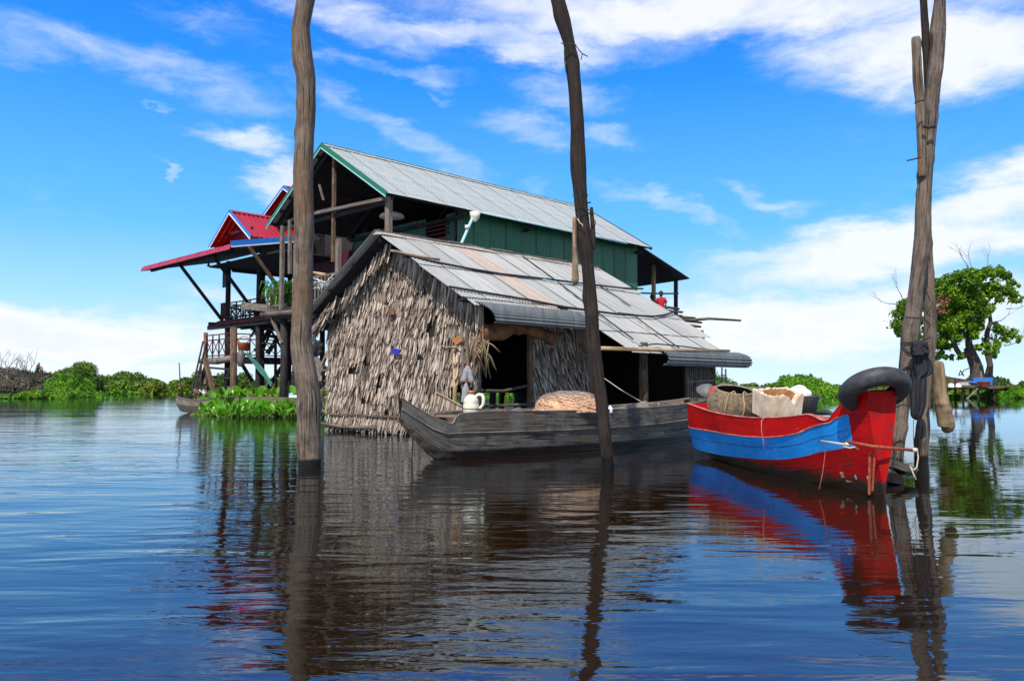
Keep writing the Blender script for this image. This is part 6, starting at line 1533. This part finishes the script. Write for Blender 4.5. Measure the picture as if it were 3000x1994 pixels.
post_from('bamboo_tube', 'cut bamboo tube tied to the left side of the dark centre post', [(636, 1678, 1690), (640, 1677, 1692), (700, 1677, 1690), (760, 1677, 1693), (815, 1676, 1696), (822, 1672, 1698), (832, 1680, 1690)], 11.6, 'driftwood', 24, .02, 14, 5, bottom=False, cat='bamboo tube')
post_from('wood_stub', 'short wooden stub tied to the right side of the dark centre post', [(607, 1729, 1737), (615, 1727, 1738), (660, 1730, 1743), (700, 1732, 1746), (730, 1738, 1744)], 11.65, 'post_dark', 20, .03, 12, 6, bottom=False, cat='wood stub')
def wire(pts, r, label, mat='rope_dark', Y=11.5, name='wire', cat='wire'):
    g = G(); g.tube([P(x, y, Y) for x, y in pts], r, 5); return tag(g.build(name, mat), label, cat)
wire([(1643, 127), (1655, 130), (1670, 128), (1686, 132), (1696, 147), (1706, 158), (1722, 166)], .008, 'twisted wire tied round the dark centre post near the top')
wire([(1706, 158), (1702, 176)], .007, 'short wire end hanging from the twist right of the dark post top')
wire([(1653, 145), (1654, 185), (1660, 215)], .007, 'thin wire loop down the left side of the dark post top')
wire([(1677, 572), (1690, 578), (1716, 590), (1722, 570)], .007, 'wire wrapped round the dark post above its tied bamboo')
wire([(1690, 652), (1697, 605), (1712, 598), (1722, 620), (1745, 650), (1742, 668)], .007, 'curved wire crossing the dark post beside the wooden stub')
wire([(1692, 640), (1698, 652), (1706, 658), (1708, 664)], .008, 'pale wire twist on the dark post beside the bamboo tube', 'rope_pale')
wire([(1720, 596), (1731, 592)], .011, 'nail sticking out right of the dark post above the stub', name='nail', cat='nail')
# right hand group of trunks
RA = [(-140, 2738, 2774), (0, 2738, 2769), (77, 2726, 2769), (100, 2724, 2768), (153, 2725, 2765), (204, 2718, 2762), (255, 2712, 2754), (306, 2705, 2748), (383, 2700, 2742), (459, 2692, 2736), (561, 2689, 2729), (612, 2682, 2726), (714, 2677, 2729), (764, 2673, 2716), (859, 2662, 2703), (923, 2653, 2700), (1003, 2642, 2688),
      (1083, 2634, 2678), (1184, 2620, 2666), (1227, 2611, 2660), (1275, 2604, 2654), (1337, 2599, 2645), (1398, 2597, 2644)]
post_from('mooring_post', 'tall pale forked trunk behind the red prow, leftmost of the right hand pair', RA, 10.9, 'post_pale', 100, Y1=10.7, seed=3)
post_from('tied_log', 'short cut log tied to the left of the tall right trunk with its top showing', [(110, 2671, 2694), (113, 2670, 2696), (170, 2673, 2699), (230, 2674, 2703), (306, 2684, 2709), (383, 2686, 2712), (450, 2688, 2714), (520, 2690, 2712)], 10.75, 'post_grey', 30, .04, 16, 7, bottom=False, cat='log')
post_from('tied_pole', 'dark thin pole rising between the cut log and the tall right trunk', [(-140, 2690, 2712), (0, 2695, 2716), (127, 2702, 2723), (255, 2708, 2722), (300, 2709, 2720)], 10.95, 'post_dark', 26, .03, 14, 8, bottom=False)
post_from('mooring_post', 'second pale trunk standing close behind the forked one at the right', [(600, 2700, 2722), (700, 2706, 2729), (764, 2711, 2733), (859, 2705, 2738), (923, 2708, 2741), (990, 2706, 2742), (1035, 2712, 2738), (1090, 2712, 2736), (1153, 2706, 2726), (1214, 2692, 2722), (1245, 2685, 2724), (1306, 2679, 2718), (1384, 2678, 2719)], 11.2, 'post_pale', 60, Y1=11.2, seed=9)
post_from('tied_log', 'small bark strip log on the right side of the tall right trunk', [(150, 2757, 2766), (160, 2752, 2766), (230, 2746, 2758), (330, 2738, 2748)], 10.85, 'post_dark', 20, .03, 12, 11, bottom=False, cat='log')
post_from('hanging_board', 'split driftwood board hanging at the right of the mooring posts', [(1058, 2738, 2760), (1062, 2734, 2764), (1090, 2732, 2767), (1150, 2735, 2773), (1200, 2742, 2785), (1245, 2748, 2797), (1256, 2752, 2796), (1262, 2757, 2770)], 10.6, 'driftwood', 30, .05, 12, 10, bottom=False, cat='board')
# black sheet bundle
g = G(); rows = []; bs_ = [(996, 2683, 2706), (1002, 2674, 2714), (1015, 2670, 2719), (1032, 2671, 2720), (1044, 2676, 2718), (1056, 2677, 2726), (1075, 2678, 2732), (1093, 2676, 2732), (1105, 2672, 2712), (1140, 2672, 2712), (1180, 2669, 2711), (1215, 2669, 2702), (1226, 2674, 2695), (1230, 2682, 2688)]
yy = np.linspace(996, 1230, 44)
for i, y in enumerate(yy):
    xl = np.interp(y, [b_[0] for b_ in bs_], [b_[1] for b_ in bs_]); xr = np.interp(y, [b_[0] for b_ in bs_], [b_[2] for b_ in bs_]); c = P((xl+xr)/2, y, 10.45); r = (xr-xl)/2/F*10.45
    rows.append([c+Vector((r*math.cos(t)*(1+.10*math.sin(7*t+i*.09+math.sin(i*.3))), r*.7*math.sin(t)*(1+.22*math.sin(7*t+i*.09+math.sin(i*.3))), 0)) for t in [2*PI*k/40 for k in range(40)]])
g.grid(rows, True, True); BKD = thing('black_bundle', 'black plastic sheet bundle tied between the right mooring posts', 'bundle', P(2690, 1230, 10.45)); g.build('sheet', 'black_cloth', BKD)
g = G(); c = P(2696, 1020, 10.35)
rg = random.Random(4)
for k in range(16):
    q = [c+Vector((.10*math.cos(t*1.7+k), .06*math.sin(t*2+k), .08*math.sin(t*1.3+k*2))) for t in [j*.5 for j in range(9)]]; g.tube(q, .013, 6)
for pts in ([(2640, 1008), (2668, 1010), (2690, 1012)], [(2641, 1002), (2665, 1004), (2690, 1014)], [(2642, 1012), (2658, 1030), (2676, 1040)], [(2642, 1020), (2662, 1040), (2680, 1048), (2682, 1100)]): g.tube([P(x, y, 10.4) for x, y in pts], .012, 6)
g.tube([P(2641, 1014, 10.4), P(2639, 1006, 10.7), P(2660, 1000, 11.0)], .012, 6); g.build('knot', 'rope_dark', BKD)
wire([(2681, 303), (2686, 298), (2694, 296), (2708, 294)], .012, 'black band tying the cut log to the tall right trunk', Y=10.5, name='band', cat='band')
wire([(2704, 370), (2720, 374), (2741, 370)], .022, 'dark strap round the tall right trunk', Y=10.6, name='strap', cat='strap')
wire([(2657, 471), (2675, 467), (2698, 461)], .010, 'long nail sticking out left of the tall right trunk', Y=10.5, name='nail', cat='nail')
wire([(2653, 929), (2675, 931), (2699, 933)], .009, 'thin wire ring round the tall right trunk above the black bundle', Y=10.4)
wire([(2708, 820), (2714, 850), (2722, 875), (2733, 888), (2722, 905), (2716, 920), (2724, 927), (2732, 926)], .006, 'thin curved wire on the second right trunk', Y=10.9)
wire([(2620, 1195), (2636, 1186), (2655, 1185), (2668, 1192)], .009, 'black cord looped round the tall right trunk beside the tyre', Y=10.2)
wire([(2676, 1228), (2676, 1270), (2677, 1300)], .004, 'thin line hanging straight down from the black bundle', Y=10.5)

# ------------------------------------------------------------------ water hyacinth
def blade_mesh(i):
    rg = random.Random(i); g = G(); rows = []; bend = rg.uniform(.1, .5); cup = rg.uniform(.1, .3)
    for t, wd in ((0, .12), (.18, .6), (.42, 1.0), (.68, .92), (.88, .5), (1, .06)):
        rows.append([(-wd*.5, t, cup*wd*.3-bend*t*t*.3), (0, t, -bend*t*t*.3), (wd*.5, t, cup*wd*.3-bend*t*t*.3)])
    g.grid(rows, True); me = bpy.data.meshes.new('leaf'); me.from_pydata([tuple(p) for p in g.v], [], g.f); me.polygons.foreach_set('use_smooth', g.sm); me.materials.append(M['leaf_hyacinth']); return me, g
BLM = [blade_mesh(i) for i in range(5)]
HY_ = thing('water_hyacinth', 'bright green water hyacinth bed floating beside the small boat', 'plant', W(760, 1222))
rg = random.Random(77); gs = G(); cnt = 0; allv = G()
cands = []
for k in range(900):
    x = rg.uniform(600, 968); fr = rg.random()
    yb = 1224-fr*11-(5 if x < 640 else 0); w_ = W(x, yb); 
    if x > 945: continue
    hgt = rg.uniform(.12, .85)**1.15*(1.15 if fr > .4 else .55)*(0.7 if x < 620 else 1)
    cands.append((w_, hgt))
cands.sort(key=lambda q: q[0].y)
for w_, hgt in cands:
    ln = Vector((rg.uniform(-.25, .25), rg.uniform(-.2, .2), 0)); top = w_+ln+Z*hgt
    gs.tube([w_-Z*.05, w_+ln*.4+Z*hgt*.6, top], [.018, .014, .010], 4)
    s_ = rg.uniform(.20, .40); d_ = (Vector((rg.uniform(-1, 1), rg.uniform(-1, .6), rg.uniform(.0, 1.6)))).normalized()
    nrm = (Vector((0, -.5, .8))+Vector((rg.gauss(0, .5), rg.gauss(0, .4), rg.gauss(0, .3)))); x_ = d_.cross(nrm).normalized(); z_ = x_.cross(d_).normalized()
    mtx = frame(x_*s_*.66, d_*s_, z_*s_, top); me, gg = BLM[cnt % 5]
    if cnt < 285: inst('leaf', me, HY_, mtx)
    else:
        n = len(allv.v); allv.v += [tuple(mtx @ Vector(p)) for p in gg.v]
        for ff in gg.f: allv.face([q+n for q in ff], None, True)
    cnt += 1
tag(allv.build('leaf_mass', 'leaf_hyacinth', HY_), kind='stuff'); tag(gs.build('stem', 'stem_green', HY_), kind='stuff')
V = leaf_np([tuple(W(600+k*14, 1213+2*math.sin(k))) for k in range(25)], [(.5, .9, .16)]*25, [70]*25, .09, seed=6, aspect=.7, zmin=-.01)
tag(mesh_np('under_leaves', V, 'leaf_mid', HY_), kind='stuff')
floater(940, 1195, .35, 'few bright leaves caught between the left post and the thatched wall', 8, 9)
floater(538, 1192, .3, 'tiny leaf tuft at the stern of the small boat', 6, 10)
